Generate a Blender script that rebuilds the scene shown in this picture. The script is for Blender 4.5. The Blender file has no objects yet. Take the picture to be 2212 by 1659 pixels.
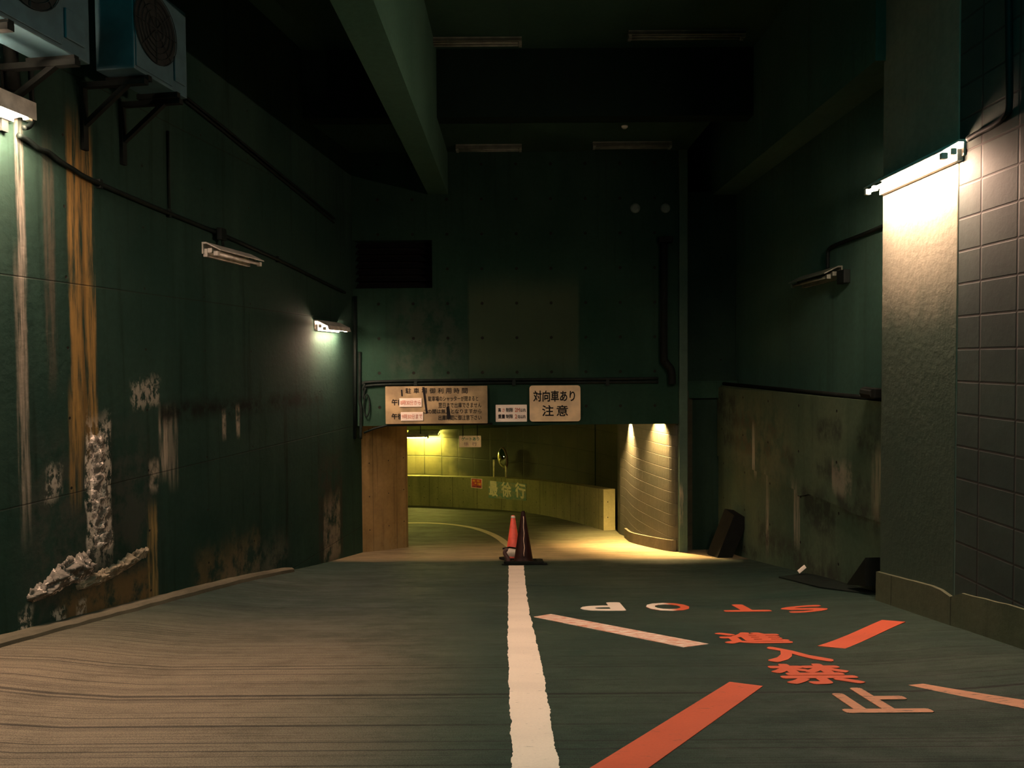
import bpy, bmesh, math, random
from mathutils import Vector, Matrix, noise as mnoise
random.seed(7)
sc = bpy.context.scene
COL = sc.collection

# ------------------------------------------------------------------ camera
EYE = Vector((0, 0, 1.32)); FPX = 1671.0; CX, CY = 1106.0, 829.5
PITCH = math.radians(-1.77); ROLL = math.radians(0.40)
fwd = Vector((0, math.cos(PITCH), math.sin(PITCH)))
up0 = Vector((0, -math.sin(PITCH), math.cos(PITCH)))
rt0 = Vector((1, 0, 0))
rt = rt0 * math.cos(ROLL) - up0 * math.sin(ROLL)
upv = rt0 * math.sin(ROLL) + up0 * math.cos(ROLL)
cam = bpy.data.cameras.new('camera'); cam.sensor_width = 36; cam.lens = FPX / 2212 * 36
cam.clip_start = .05; cam.clip_end = 200
camo = bpy.data.objects.new('camera', cam); COL.objects.link(camo)
camo.matrix_world = Matrix(((rt.x, upv.x, -fwd.x, EYE.x), (rt.y, upv.y, -fwd.y, EYE.y), (rt.z, upv.z, -fwd.z, EYE.z), (0, 0, 0, 1)))
sc.camera = camo
# ------------------------------------------------------------------ world, exposure
w = bpy.data.worlds.new('night_sky'); sc.world = w; w.use_nodes = True
bg = w.node_tree.nodes['Background']
bg.inputs[0].default_value = (0.05, 0.56, 0.54, 1); bg.inputs[1].default_value = 1.5
vs = sc.view_settings
vs.view_transform = 'Standard'; vs.look = 'None'; vs.exposure = 0.0; vs.gamma = 1.0
try: vs.use_curve_mapping = False
except Exception: pass
try: sc.cycles.use_denoising = True; sc.cycles.max_bounces = 6; sc.cycles.use_light_tree = True
except Exception: pass

# lamp strengths (tubes glow; everything is lit by the lamps of the place and the night sky)
WARM = (1.0, 0.64, 0.45)
S_LEFT, S_FAR, S_RIGHT, S_IN, S_BULK, S_HID = 950, 420, 640, 170, 45000, 105

# ------------------------------------------------------------------ pixel -> place helpers (2212 x 1659 frame)
def ray(px, py): return fwd * FPX + rt * (px - CX) + upv * (CY - py)
def on_plane(px, py, p, n):
    d = ray(px, py); n = Vector(n); return EYE + d * ((Vector(p) - EYE).dot(n) / d.dot(n))
def on_y(px, py, Y): return on_plane(px, py, (0, Y, 0), (0, 1, 0))
def on_x(px, py, X): return on_plane(px, py, (X, 0, 0), (1, 0, 0))
def on_z(px, py, Z): return on_plane(px, py, (0, 0, Z), (0, 0, 1))
SLOPE, YB, SLOPE2 = 0.152, 15.5, 0.10
def sstep(a, b, x):
    t = max(0, min(1, (x - a) / (b - a))); return t * t * (3 - 2 * t)
def zf(x, y):
    z = -SLOPE * y if y < YB else -SLOPE * YB - SLOPE2 * (y - YB)
    e = 1 - sstep(9.0, 12.5, y)
    return z + e * (.09 * sstep(2.4, 3.5, -x) + .06 * sstep(2.4, 3.5, x))
def on_floor(px, py):
    d = ray(px, py).normalized(); t = 1.0
    while t < 60:
        p = EYE + d * t
        if p.z < zf(p.x, p.y): break
        t += .02
    a, b = t - .02, t
    for _ in range(20):
        m = (a + b) / 2; p = EYE + d * m
        if p.z < zf(p.x, p.y): b = m
        else: a = m
    return EYE + d * b
# left wall: a straight, slightly converging plane
WA, WK = -4.827, 0.1584
WN = Vector((1, -WK, 0)).normalized(); WT = Vector((WK, 1, 0)).normalized()
def xw(y): return WA + WK * y
def on_wall(px, py, o=0.0): return on_plane(px, py, Vector((WA, 0, 0)) + WN * o, WN)
DEND = 13.3                                                  # the wall over the tunnel mouth
RX = 3.65                                                    # right pillar and block wall

# ------------------------------------------------------------------ node helpers
class G:
    def __init__(s, name):
        s.m = bpy.data.materials.new(name); s.m.use_nodes = True
        s.nt = s.m.node_tree; s.b = s.nt.nodes['Principled BSDF']
    def put(s, sock, v):
        if isinstance(v, bpy.types.NodeSocket): s.nt.links.new(v, sock)
        elif isinstance(v, (tuple, list)) and len(v) == 3 and sock.type == 'RGBA': sock.default_value = (*v, 1)
        else: sock.default_value = v
    def n(s, t, **kw):
        x = s.nt.nodes.new(t)
        for k, v in kw.items(): setattr(x, k, v)
        return x
    def m2(s, op, a, b=0.0, c=0.0):
        x = s.n('ShaderNodeMath', operation=op); s.put(x.inputs[0], a); s.put(x.inputs[1], b); s.put(x.inputs[2], c); return x.outputs[0]
    def mix(s, f, a, b, blend='MIX'):
        x = s.n('ShaderNodeMix', data_type='RGBA', blend_type=blend)
        s.put(x.inputs[0], f); s.put(x.inputs[6], a); s.put(x.inputs[7], b); return x.outputs[2]
    def ss(s, x, a, b, lo=0.0, hi=1.0):
        r = s.n('ShaderNodeMapRange', interpolation_type='SMOOTHSTEP')
        for i, v in enumerate((x, a, b, lo, hi)): s.put(r.inputs[i], v)
        return r.outputs[0]
    def uv(s):
        if not hasattr(s, '_uv'):
            tc = s.n('ShaderNodeTexCoord'); sp = s.n('ShaderNodeSeparateXYZ'); s.nt.links.new(tc.outputs['UV'], sp.inputs[0])
            s._uv = (sp.outputs[0], sp.outputs[1])
        return s._uv
    def noise(s, su, sv, detail=3.0, rough=.55, off=0.0):
        u, v = s.uv(); c = s.n('ShaderNodeCombineXYZ')
        s.put(c.inputs[0], s.m2('MULTIPLY', u, su)); s.put(c.inputs[1], s.m2('MULTIPLY', v, sv)); c.inputs[2].default_value = off
        x = s.n('ShaderNodeTexNoise'); s.nt.links.new(c.outputs[0], x.inputs['Vector'])
        x.inputs['Scale'].default_value = 1; x.inputs['Detail'].default_value = detail; x.inputs['Roughness'].default_value = rough
        return x.outputs[0]
    def near(s, x, period, off, wdt):           # 1 on thin lines every `period`
        f = s.m2('FRACT', s.m2('DIVIDE', s.m2('SUBTRACT', x, off), period))
        d = s.m2('MULTIPLY', s.m2('MINIMUM', f, s.m2('SUBTRACT', 1.0, f)), period)
        return s.ss(d, wdt * .4, wdt, 1.0, 0.0)
    def rect(s, u0, u1, v0, v1, fe, amp=0.0, wob=None):
        u, v = s.uv()
        if amp:
            k = s.m2('MULTIPLY', s.m2('SUBTRACT', wob, .5), amp * 2)
            u = s.m2('ADD', u, k); v = s.m2('ADD', v, s.m2('MULTIPLY', k, 1.6))
        fe = max(fe, .02); a = s.m2('MULTIPLY', s.ss(u, u0 - fe, u0 + fe), s.ss(u, u1 - fe, u1 + fe, 1.0, 0.0))
        fv = max(fe * 2, min(.22 * (v1 - v0), .35)); b = s.m2('MULTIPLY', s.ss(v, v0 - fv, v0 + fv), s.ss(v, v1 - fv, v1 + fv, 1.0, 0.0))
        return s.m2('MULTIPLY', a, b)
    def bump(s, h, strength=.4, dist=.02):
        x = s.n('ShaderNodeBump'); x.inputs['Strength'].default_value = strength; x.inputs['Distance'].default_value = dist
        s.put(x.inputs['Height'], h); s.nt.links.new(x.outputs[0], s.b.inputs['Normal'])
    def fin(s, color, rough=.85, metal=0.0):
        s.put(s.b.inputs['Base Color'], color); s.put(s.b.inputs['Roughness'], rough); s.b.inputs['Metallic'].default_value = metal
        return s.m

def concrete(name, a, b, streak=.35, holes=None, seam_u=None, seam_v=None, masks=(), rough=.88, bump=.35, dirt=.45):
    g = G(name); u, v = g.uv()
    big = g.noise(.9, .7, 4); fine = g.noise(14, 14, 5, .65); st = g.noise(7.5, .35, 4, .6, 3.0); st2 = g.noise(2.1, .25, 3, .5, 7.0)
    c = g.mix(g.ss(big, .3, .7), a, b)
    c = g.mix(g.m2('MULTIPLY', g.ss(st, .52, .72), streak), c, tuple(x * .38 for x in a))
    c = g.mix(g.m2('MULTIPLY', g.ss(st2, .55, .75), streak * .8), c, tuple(min(1, x * 1.5) for x in b))
    c = g.mix(dirt, c, g.mix(fine, (.25, .25, .25), (1.25, 1.25, 1.25)), 'MULTIPLY')
    h = g.m2('MULTIPLY', fine, .5)
    stk = g.ss(g.noise(22, 1.1, 5, .7, 13.0), .34, .60); blo = g.ss(g.noise(4, 3, 4, .7, 17.0), .36, .58)
    wob = g.noise(5, 2.2, 4, .65, 11.0); fl = g.noise(16, 9, 5, .7, 5.0)
    for mk in masks:
        u0, u1, v0, v1, fe, amp, col, k = mk[:8]; flake = mk[8] if len(mk) > 8 else 0
        r = g.m2('MULTIPLY', g.rect(u0, u1, v0, v1, fe, amp, wob), k)
        if flake == 0: r = g.m2('MULTIPLY', r, stk if (u1 - u0) < .45 and (v1 - v0) > .35 else blo)
        if flake == 1:
            r = g.m2('MULTIPLY', r, g.ss(fl, .44, .56)); h = g.m2('ADD', h, g.m2('MULTIPLY', r, 1.5))
        c = g.mix(r, c, col)
    if holes:
        du, dv, ou, ov, rad = holes
        fu = g.m2('SUBTRACT', g.m2('FRACT', g.m2('ADD', g.m2('DIVIDE', g.m2('SUBTRACT', u, ou), du), .5)), .5)
        fv = g.m2('SUBTRACT', g.m2('FRACT', g.m2('ADD', g.m2('DIVIDE', g.m2('SUBTRACT', v, ov), dv), .5)), .5)
        fu = g.m2('MULTIPLY', fu, du); fv = g.m2('MULTIPLY', fv, dv)
        d = g.m2('SQRT', g.m2('ADD', g.m2('MULTIPLY', fu, fu), g.m2('MULTIPLY', fv, fv)))
        k = g.ss(d, rad * .75, rad * 1.1, 1.0, 0.0)
        c = g.mix(k, c, (.012, .012, .01)); h = g.m2('SUBTRACT', h, k)
    for sm, ax in ((seam_u, u), (seam_v, v)):
        if sm:
            k = g.near(ax, sm[0], sm[1], sm[2]); c = g.mix(g.m2('MULTIPLY', k, sm[3]), c, (.012, .012, .01)); h = g.m2('SUBTRACT', h, g.m2('MULTIPLY', k, sm[3]))
    g.bump(h, bump); g.b.inputs['Specular IOR Level'].default_value = .12
    return g.fin(c, rough)

def plain(name, col, rough=.6, metal=0.0, var=.25, sc_=9):
    g = G(name); tc = g.n('ShaderNodeTexCoord'); x = g.n('ShaderNodeTexNoise'); g.nt.links.new(tc.outputs['Object'], x.inputs['Vector'])
    x.inputs['Scale'].default_value = sc_; x.inputs['Detail'].default_value = 4
    c = g.mix(g.ss(x.outputs[0], .3, .7), tuple(v * (1 - var) for v in col), tuple(min(1, v * (1 + var)) for v in col))
    if max(col) < .06: g.b.inputs['Specular IOR Level'].default_value = .12
    return g.fin(c, rough, metal)
def glow(name, col, k):
    g = G(name); g.put(g.b.inputs['Emission Color'], col); g.b.inputs['Emission Strength'].default_value = k
    return g.fin((.8, .8, .75), .4)

# ------------------------------------------------------------------ mesh helpers
def auto_uv(bm):
    l = bm.loops.layers.uv.verify(); bm.normal_update()
    for f in bm.faces:
        n = f.normal; ax = max(range(3), key=lambda i: abs(n[i]))
        for lp in f.loops:
            c = lp.vert.co
            lp[l].uv = (c.y, c.z) if ax == 0 else ((c.x, c.z) if ax == 1 else (c.x, c.y))
def obj(name, bm, mat, parent=None, smooth=False, uv=True, loc=None):
    if isinstance(bm, bpy.types.Mesh): me = bm
    else:
        if uv: auto_uv(bm)
        else: bm.normal_update()
        if smooth:
            for f in bm.faces: f.smooth = True
        me = bpy.data.meshes.new(name); bm.to_mesh(me); bm.free()
    me.materials.clear(); me.materials.append(mat)
    o = bpy.data.objects.new(name, me); COL.objects.link(o)
    if parent is not None:
        o.parent = parent; o.matrix_parent_inverse = Matrix.Identity(4) if parent.parent else Matrix.Translation(-Vector(parent.location))
    return o
def tag(o, label, cat, group=None):
    o['label'] = label; o['category'] = cat
    if group: o['group'] = group
    return o
def thing(name, label, cat, loc=(0, 0, 0), group=None):
    o = bpy.data.objects.new(name, None); o.empty_display_size = .1; COL.objects.link(o); o.location = loc
    return tag(o, label, cat, group)
def struct(name, bm, mat, **k):
    o = obj(name, bm, mat, **k); o['kind'] = 'structure'; return o
def box(bm, x0, x1, y0, y1, z0, z1, bev=0):
    vs_ = [bm.verts.new((x, y, z)) for x in (x0, x1) for y in (y0, y1) for z in (z0, z1)]
    F = [(0, 1, 3, 2), (4, 6, 7, 5), (0, 4, 5, 1), (2, 3, 7, 6), (0, 2, 6, 4), (1, 5, 7, 3)]
    fs = [bm.faces.new([vs_[i] for i in f]) for f in F]
    if bev:
        es = list({e for f in fs for e in f.edges}); bmesh.ops.bevel(bm, geom=es, offset=bev, segments=2, affect='EDGES', profile=.6)
    return bm
def fbox(bm, O, A, B, C, a, b, c, bev=0):
    """box in a frame: ranges a,b,c along unit axes A,B,C from O"""
    t = bmesh.new(); box(t, *a, *b, *c, bev=bev)
    M = Matrix(((A.x, B.x, C.x, O.x), (A.y, B.y, C.y, O.y), (A.z, B.z, C.z, O.z), (0, 0, 0, 1)))
    t.transform(M)
    if M.to_3x3().determinant() < 0: bmesh.ops.reverse_faces(t, faces=t.faces)
    me = bpy.data.meshes.new('t'); t.to_mesh(me); t.free(); bm.from_mesh(me); bpy.data.meshes.remove(me)
    return bm
def prism(bm, poly, vec):
    """closed polygon (3D points) extruded by vec"""
    vec = Vector(vec); a = [bm.verts.new(p) for p in poly]; b = [bm.verts.new(Vector(p) + vec) for p in poly]
    n = len(a); bm.faces.new(a); bm.faces.new(b[::-1])
    for i in range(n): bm.faces.new((a[(i + 1) % n], a[i], b[i], b[(i + 1) % n]))
    bmesh.ops.recalc_face_normals(bm, faces=bm.faces)
    return bm
def tube(bm, pts, r, seg=10, caps=True):
    pts = [Vector(p) for p in pts]; rings = []
    prev = None
    for i, p in enumerate(pts):
        d = (pts[min(i + 1, len(pts) - 1)] - pts[max(i - 1, 0)]).normalized()
        if prev is None:
            a = d.orthogonal().normalized()
        else:
            a = (prev - d * prev.dot(d)); a = a.normalized() if a.length > 1e-5 else d.orthogonal().normalized()
        prev = a; b = d.cross(a)
        rr = r[i] if isinstance(r, (list, tuple)) else r
        rings.append([bm.verts.new(p + a * rr * math.cos(2 * math.pi * k / seg) + b * rr * math.sin(2 * math.pi * k / seg)) for k in range(seg)])
    for A, B in zip(rings, rings[1:]):
        for k in range(seg): bm.faces.new((A[k], A[(k + 1) % seg], B[(k + 1) % seg], B[k]))
    if caps: bm.faces.new(rings[0][::-1]); bm.faces.new(rings[-1])
    return bm
def lathe(bm, prof, seg=32, M=Matrix.Identity(4)):
    rings = [[bm.verts.new(M @ Vector((r * math.cos(2 * math.pi * k / seg), r * math.sin(2 * math.pi * k / seg), z))) for k in range(seg)] for r, z in prof]
    for A, B in zip(rings, rings[1:]):
        for k in range(seg): bm.faces.new((A[k], A[(k + 1) % seg], B[(k + 1) % seg], B[k]))
    bm.faces.new(rings[0][::-1]); bm.faces.new(rings[-1]); return bm
def smooth_path(pts, n=8):
    pts = [Vector(p) for p in pts]; out = []
    for i in range(len(pts) - 1):
        p0, p1, p2, p3 = pts[max(i - 1, 0)], pts[i], pts[i + 1], pts[min(i + 2, len(pts) - 1)]
        for k in range(n):
            t = k / n
            out.append(.5 * ((2 * p1) + (p2 - p0) * t + (2 * p0 - 5 * p1 + 4 * p2 - p3) * t * t + (3 * p1 - p0 - 3 * p2 + p3) * t ** 3))
    out.append(pts[-1]); return out
def ribbon(bm, plan, zlo, zhi, thick, side=1, nz=1):
    """upright wall along plan points (x,y): front on the plan line, body `thick` behind; UV = (length, z)"""
    l = bm.loops.layers.uv.verify(); N = len(plan); P = [Vector((p[0], p[1], 0)) for p in plan]
    nor = []
    for i in range(N):
        d = (P[min(i + 1, N - 1)] - P[max(i - 1, 0)]).normalized(); nor.append(Vector((-d.y, d.x, 0)) * side)
    L = [0]
    for i in range(1, N): L.append(L[-1] + (P[i] - P[i - 1]).length)
    lo = lambda i: zlo(P[i].x, P[i].y) if callable(zlo) else zlo
    hi = lambda i: zhi(P[i].x, P[i].y) if callable(zhi) else zhi
    fr = []; bk = []
    for i in range(N):
        a, b = lo(i), hi(i); Q = P[i] + nor[i] * thick
        fr.append((bm.verts.new((P[i].x, P[i].y, a)), bm.verts.new((P[i].x, P[i].y, b))))
        bk.append((bm.verts.new((Q.x, Q.y, a)), bm.verts.new((Q.x, Q.y, b))))
    def face(vs4, us):
        f = bm.faces.new(vs4)
        for lp, u in zip(f.loops, us): lp[l].uv = (u, lp.vert.co.z)
    for i in range(N - 1):
        j = i + 1
        face((fr[i][0], fr[j][0], fr[j][1], fr[i][1]), (L[i], L[j], L[j], L[i]))
        face((bk[j][0], bk[i][0], bk[i][1], bk[j][1]), (L[j], L[i], L[i], L[j]))
        face((fr[i][1], fr[j][1], bk[j][1], bk[i][1]), (L[i], L[j], L[j], L[i]))
        face((fr[j][0], fr[i][0], bk[i][0], bk[j][0]), (L[j], L[i], L[i], L[j]))
    for i in (0, N - 1):
        face((fr[i][0], fr[i][1], bk[i][1], bk[i][0]), (0, 0, thick, thick))
    bmesh.ops.recalc_face_normals(bm, faces=bm.faces)
    return bm
FONT = bpy.data.fonts.load('<builtin>')
def text_bm(s, bold=0.0, ext=.0):
    cu = bpy.data.curves.new('lettering', 'FONT'); cu.font = FONT; cu.body = s; cu.size = 1; cu.extrude = ext; cu.resolution_u = 3
    o = bpy.data.objects.new('lettering', cu); COL.objects.link(o); dg = bpy.context.evaluated_depsgraph_get(); dg.update()
    me = bpy.data.meshes.new_from_object(o.evaluated_get(dg)); bpy.data.objects.remove(o); bpy.data.curves.remove(cu)
    bm = bmesh.new()
    for i in range(8 if bold else 1):
        a = i * math.pi / 4; d = Vector((math.cos(a) * bold, math.sin(a) * bold, i * .02)) if bold else Vector((0, 0, 0))
        me.transform(Matrix.Translation(d)); bm.from_mesh(me); me.transform(Matrix.Translation(-d))
    bpy.data.meshes.remove(me); return bm
def place_text(name, s, O, A, B, wdt, hgt, mat, parent=None, bold=.0, rise=.002, thick=.0015):
    """text fitted into a wdt x hgt box centred on O; A runs to the right, B up, both unit"""
    bm = text_bm(s, bold, .5)
    xs = [v.co.x for v in bm.verts]; ys = [v.co.y for v in bm.verts]
    x0, x1, y0, y1 = min(xs), max(xs), min(ys), max(ys); N = A.cross(B)
    for v in bm.verts:
        a = ((v.co.x - x0) / (x1 - x0) - .5) * wdt; b = ((v.co.y - y0) / (y1 - y0) - .5) * hgt
        v.co = O + A * a + B * b + N * (rise + (v.co.z + .5) * thick)
    return obj(name, bm, mat, parent)
X, Y, Z = Vector((1, 0, 0)), Vector((0, 1, 0)), Vector((0, 0, 1))

# ------------------------------------------------------------------ materials
def wm(px0, px1, py0, py1):               # left-wall mask box from pixels
    a = on_wall(px0, (py0 + py1) / 2); b = on_wall(px1, (py0 + py1) / 2); c = on_wall((px0 + px1) / 2, py0); d = on_wall((px0 + px1) / 2, py1)
    return (min(a.y, b.y), max(a.y, b.y), min(c.z, d.z), max(c.z, d.z))
OCH, PALE, WHT, DARK, BRN = (.34, .20, .06), (.46, .38, .30), (.62, .55, .46), (.004, .005, .004), (.16, .105, .045)
LW = [
    (*wm(60, 330, 960, 1330), .22, .18, (.045, .05, .042), .75),
    (*wm(150, 205, 300, 960), .02, .03, OCH, .80), (*wm(176, 186, 420, 1000), .01, .02, DARK, .5),
    (*wm(96, 118, 330, 800), .01, .03, (.10, .08, .06), .6), (*wm(36, 52, 250, 600), .015, .02, WHT, .5), (*wm(38, 60, 600, 1120), .012, .03, PALE, .55),
    (*wm(150, 175, 850, 1075), .015, .03, OCH, .6),
    (*wm(186, 240, 930, 1190), .02, .06, WHT, .9, 1), (*wm(100, 135, 1010, 1070), .03, .08, WHT, .5, 1),
    (*wm(322, 342, 1000, 1060), .012, .05, PALE, .6), (*wm(320, 340, 1110, 1300), .012, .04, (.40, .27, .10), .75),
    (*wm(344, 362, 892, 1020), .010, .03, PALE, .75), (*wm(362, 384, 892, 1040), .012, .03, PALE, .35),
    (*wm(285, 345, 820, 880), .03, .08, WHT, .35, 1),
    (*wm(130, 330, 1255, 1350), .06, .05, BRN, .8), (*wm(40, 70, 1330, 1390), .03, .08, WHT, .8, 1), (*wm(110, 140, 1320, 1375), .02, .06, WHT, .75, 1), (*wm(165, 185, 1300, 1350), .02, .05, WHT, .6, 1),
    (*wm(345, 470, 868, 905), .05, .05, DARK, .92), (*wm(470, 600, 862, 893), .05, .05, DARK, .92), (*wm(600, 700, 850, 875), .05, .04, DARK, .92),
    (*wm(688, 740, 985, 1225), .01, .02, (.028, .028, .022), .8), (*wm(700, 735, 1080, 1210), .04, .1, PALE, .35),
    (*wm(615, 622, 880, 1180), .006, .0, DARK, .8), (*wm(686, 690, 870, 1000), .004, .0, DARK, .8),
    (*wm(480, 488, 890, 945), .01, .03, PALE, .6), (*wm(510, 518, 880, 940), .01, .03, PALE, .6), (*wm(420, 560, 1180, 1270), .10, .15, BRN, .45),
    (*wm(480, 620, 1215, 1260), .2, .1, PALE, .25),
]
M_LW = concrete('left_wall_concrete', (.010, .034, .026), (.018, .045, .034), .55, (1.05, .6, .3, .25, .014), None, (1.8, on_wall(60, 600).z, .008, .6), LW)
M_END = concrete('end_wall_concrete', (.010, .036, .024), (.018, .048, .032), .35, (.592, .592, on_y(1042, 730, DEND).x, on_y(1042, 730, DEND).z, .028), (2.37, on_y(1012, 700, DEND).x, .006, .35), None,
                 [(on_y(1012, 700, DEND).x, on_y(1250, 700, DEND).x, on_y(1100, 800, DEND).z, on_y(1100, 615, DEND).z, .03, .05, (.055, .075, .042), .6, 2),
                  (on_y(850, 700, DEND).x, on_y(1000, 700, DEND).x, .9, 2.4, .2, .2, (.05, .06, .045), .5)])
M_CEIL = concrete('soffit_concrete', (.015, .046, .030), (.022, .060, .040), .0, None, (1.8, 0, .006, .4), (.9, 0, .006, .3))
M_RW = concrete('right_wall_concrete', (.042, .105, .082), (.058, .13, .10), .3, None, None, None)
M_FACE = concrete('facing_wall_concrete', (.010, .028, .020), (.016, .038, .027), .3, (.6, .6, .1, .1, .018), None, None)
def rm(px0, px1, py0, py1, xx=3.74):
    a = on_x(px0, (py0 + py1) / 2, xx); b = on_x(px1, (py0 + py1) / 2, xx); c = on_x((px0 + px1) / 2, py0, xx); d = on_x((px0 + px1) / 2, py1, xx)
    return (min(a.y, b.y), max(a.y, b.y), min(c.z, d.z), max(c.z, d.z))
BL = (.028, .034, .027)
RL = [(*rm(a, b, c, d), .05, .12, BL, .8) for a, b, c, d in ((1575, 1640, 895, 925), (1575, 1630, 940, 965), (1760, 1810, 910, 950), (1840, 1895, 930, 980), (1655, 1670, 955, 985), (1662, 1680, 920, 940),
      (1690, 1715, 975, 1005), (1760, 1805, 998, 1030), (1840, 1878, 1040, 1070), (1730, 1790, 1060, 1150), (1600, 1640, 1180, 1200), (1800, 1890, 1080, 1130), (1560, 1600, 850, 890), (1880, 1898, 880, 930))]
RL += [(*rm(1632, 1637, 922, 1018), .012, .02, WHT, .85), (*rm(1600, 1700, 925, 1000), .4, .2, (.30, .25, .14), .4), (*rm(1655, 1661, 1030, 1185), .015, .02, PALE, .55), (*rm(1710, 1722, 1050, 1175), .02, .03, PALE, .5),
       (*rm(1640, 1890, 1205, 1270), .1, .2, (.035, .035, .03), .8), (*rm(1790, 1830, 1000, 1070), .02, .04, PALE, .35), (*rm(1870, 1896, 980, 1120), .05, .05, (.34, .30, .2), .5)]
M_RL = concrete('stained_render', (.062, .105, .067), (.10, .138, .086), .25, (1.1, .6, .2, .1, .02), None, None, RL)
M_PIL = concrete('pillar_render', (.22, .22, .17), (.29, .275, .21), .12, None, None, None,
                 [(5.5, 8, -4, on_x(1985, 655, RX).z, .06, .12, (.026, .055, .040), .88, 2)], bump=.5)  # lower pillar coloured darker in place of the lamp's falloff
def tilemat():
    g = G('block_wall'); u, v = g.uv()
    fine = g.noise(16, 16, 5, .65); big = g.noise(1.6, 1.6, 3)
    c = g.mix(g.ss(big, .3, .7), (.015, .034, .030), (.030, .054, .046)); c = g.mix(.5, c, g.mix(fine, (.3, .3, .3), (1.2, 1.2, 1.2)), 'MULTIPLY')
    k = g.m2('MAXIMUM', g.near(u, .44, on_x(2117, 600, RX).y, .014), g.near(v, .264, on_x(2067, 684.5, RX).z, .012))
    c = g.mix(g.m2('MULTIPLY', k, .93), c, (.010, .011, .010)); h = g.m2('SUBTRACT', g.m2('MULTIPLY', fine, .3), g.m2('MULTIPLY', k, 1.2))
    g.bump(h, .25); return g.fin(c, .75)
M_TILE = tilemat()
M_PLINTH = concrete('plinth_render', (.075, .09, .055), (.11, .12, .075), .3, None, (1.0, .35, .01, .6), None)
def floormat():
    g = G('ribbed_ramp_concrete'); u, v = g.uv()
    big = g.noise(.5, .6, 4); mid = g.noise(1.3, 2.6, 7, .78, 2.0); lin = g.noise(.2, 75, 4, .6, 4.0); lin2 = g.noise(.05, 26, 3, .6, 8.0); fine = g.noise(120, 150, 3, .8)
    c = g.mix(g.ss(big, .3, .72), (.013, .036, .028), (.034, .056, .040))
    c = g.mix(g.m2('MULTIPLY', g.ss(g.m2('ADD', v, g.m2('MULTIPLY', mid, 1.2)), 12.5, 13.1), .8), c, g.mix(g.ss(v, 14.2, 16.5), (.34, .26, .15), (.12, .12, .06)))  # pale band past the lintel: pool of lamp light put into the colour
    c = g.mix(g.m2('MULTIPLY', g.rect(-4.5, -.9, 1.0, 6.4, .9, .5, big), .75), c, (.21, .165, .115))  # tan patch painted for the warm lamp light on the left floor
    c = g.mix(g.m2('MULTIPLY', g.ss(mid, .45, .70), .35), c, (.014, .021, .017))
    c = g.mix(g.m2('MULTIPLY', g.ss(lin, .54, .64), .55), c, (.010, .013, .011))
    c = g.mix(g.m2('MULTIPLY', g.ss(lin2, .555, .60), .7), c, (.007, .008, .007))
    c = g.mix(.8, c, g.mix(g.ss(fine, .3, .7), (.25, .25, .25), (1.6, 1.6, 1.55)), 'MULTIPLY')
    jn = g.near(v, 4.7, 4.62, .014); c = g.mix(g.m2('MULTIPLY', jn, .8), c, (.01, .01, .01))
    h = g.m2('SUBTRACT', g.m2('ADD', g.m2('MULTIPLY', fine, .35), g.m2('MULTIPLY', lin, .3)), jn)
    g.bump(h, .55, .015); g.b.inputs['Specular IOR Level'].default_value = .2; return g.fin(c, g.ss(mid, .3, .7, .55, .85))
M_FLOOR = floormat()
def paint(name, col, under=None, lo=.40, hi=.52, split=None):
    g = G(name); under = under or (.07, .07, .055)
    wear = g.noise(9, 42, 5, .7, 1.0); wide = g.noise(1.2, 3.0, 3, .5, 6.0); pit = g.noise(60, 90, 3, .7)
    c = col if not split else g.mix(g.ss(g.uv()[0], split[0] - .05, split[0] + .05), split[1], col)
    c = g.mix(g.m2('MULTIPLY', g.ss(wide, .4, .7), .25), c, tuple(x * .6 for x in col))
    c = g.mix(.35, c, g.mix(pit, (.4, .4, .4), (1.2, 1.2, 1.2)), 'MULTIPLY')
    c = g.mix(g.ss(wear, lo, hi, 1.0, 0.0), c, under)
    g.bump(pit, .4, .006); return g.fin(c, .7)
RED = (.62, .10, .04); PWH = (.85, .74, .62)
M_PRED = paint('red_road_paint', RED, (.12, .06, .04), .28, .40)
M_PCH = paint('red_character_paint', RED, (.12, .06, .04), .18, .26)
M_PWHITE = paint('white_road_paint', PWH, (.10, .095, .08), .27, .38)
M_POFF = paint('faded_salmon_paint', (.62, .27, .15), (.10, .07, .05), .34, .46)
M_PEDGE = paint('thin_lane_paint', (.62, .50, .28), (.12, .11, .07), .3, .42)
M_DKMET = plain('dark_pipe_metal', (.006, .011, .010), .6)
M_BLACK = plain('black_rubber', (.005, .007, .006), .75)
M_WHMET = plain('white_enamel', (.62, .60, .54), .4)
M_AC = plain('cream_casing', (.05, .115, .14), .5, 0, .12)
M_ACD = plain('dark_grille', (.02, .025, .025), .6)
M_RUST = plain('rusty_angle_iron', (.008, .011, .010), .8, .0)
M_TUBEOFF = plain('unlit_tube_glass', (.70, .69, .62), .3)
M_SIGN = plain('aged_cream_board', (.36, .27, .145), .6, 0, .4, 3)
M_SIGN2 = plain('cream_board', (.82, .62, .38), .5, 0, .15, 4)
M_SIGNW = plain('white_plate', (.95, .84, .73), .5, 0, .06)
M_INK = plain('black_ink', (.010, .010, .012), .6)
M_INKR = plain('faded_orange_ink', (.55, .16, .09), .6)
M_INKG = plain('green_ink', (.03, .22, .17), .6)
M_INKP = plain('purple_ink', (.25, .12, .22), .6)
M_CONE = plain('orange_red_cone', (.85, .11, .07), .45, 0, .15)
M_CONED = plain('backlit_dark_cone', (.018, .006, .005), .5, 0, .3)  # shade of the backlit front put into the cone's colour
M_WOOD = plain('dark_plank', (.004, .005, .004), .9)
M_DULL = plain('dimmed_grey_enamel', (.12, .14, .11), .5)  # darker copy of the white enamel, dimmed for poorly lit fixtures

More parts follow.
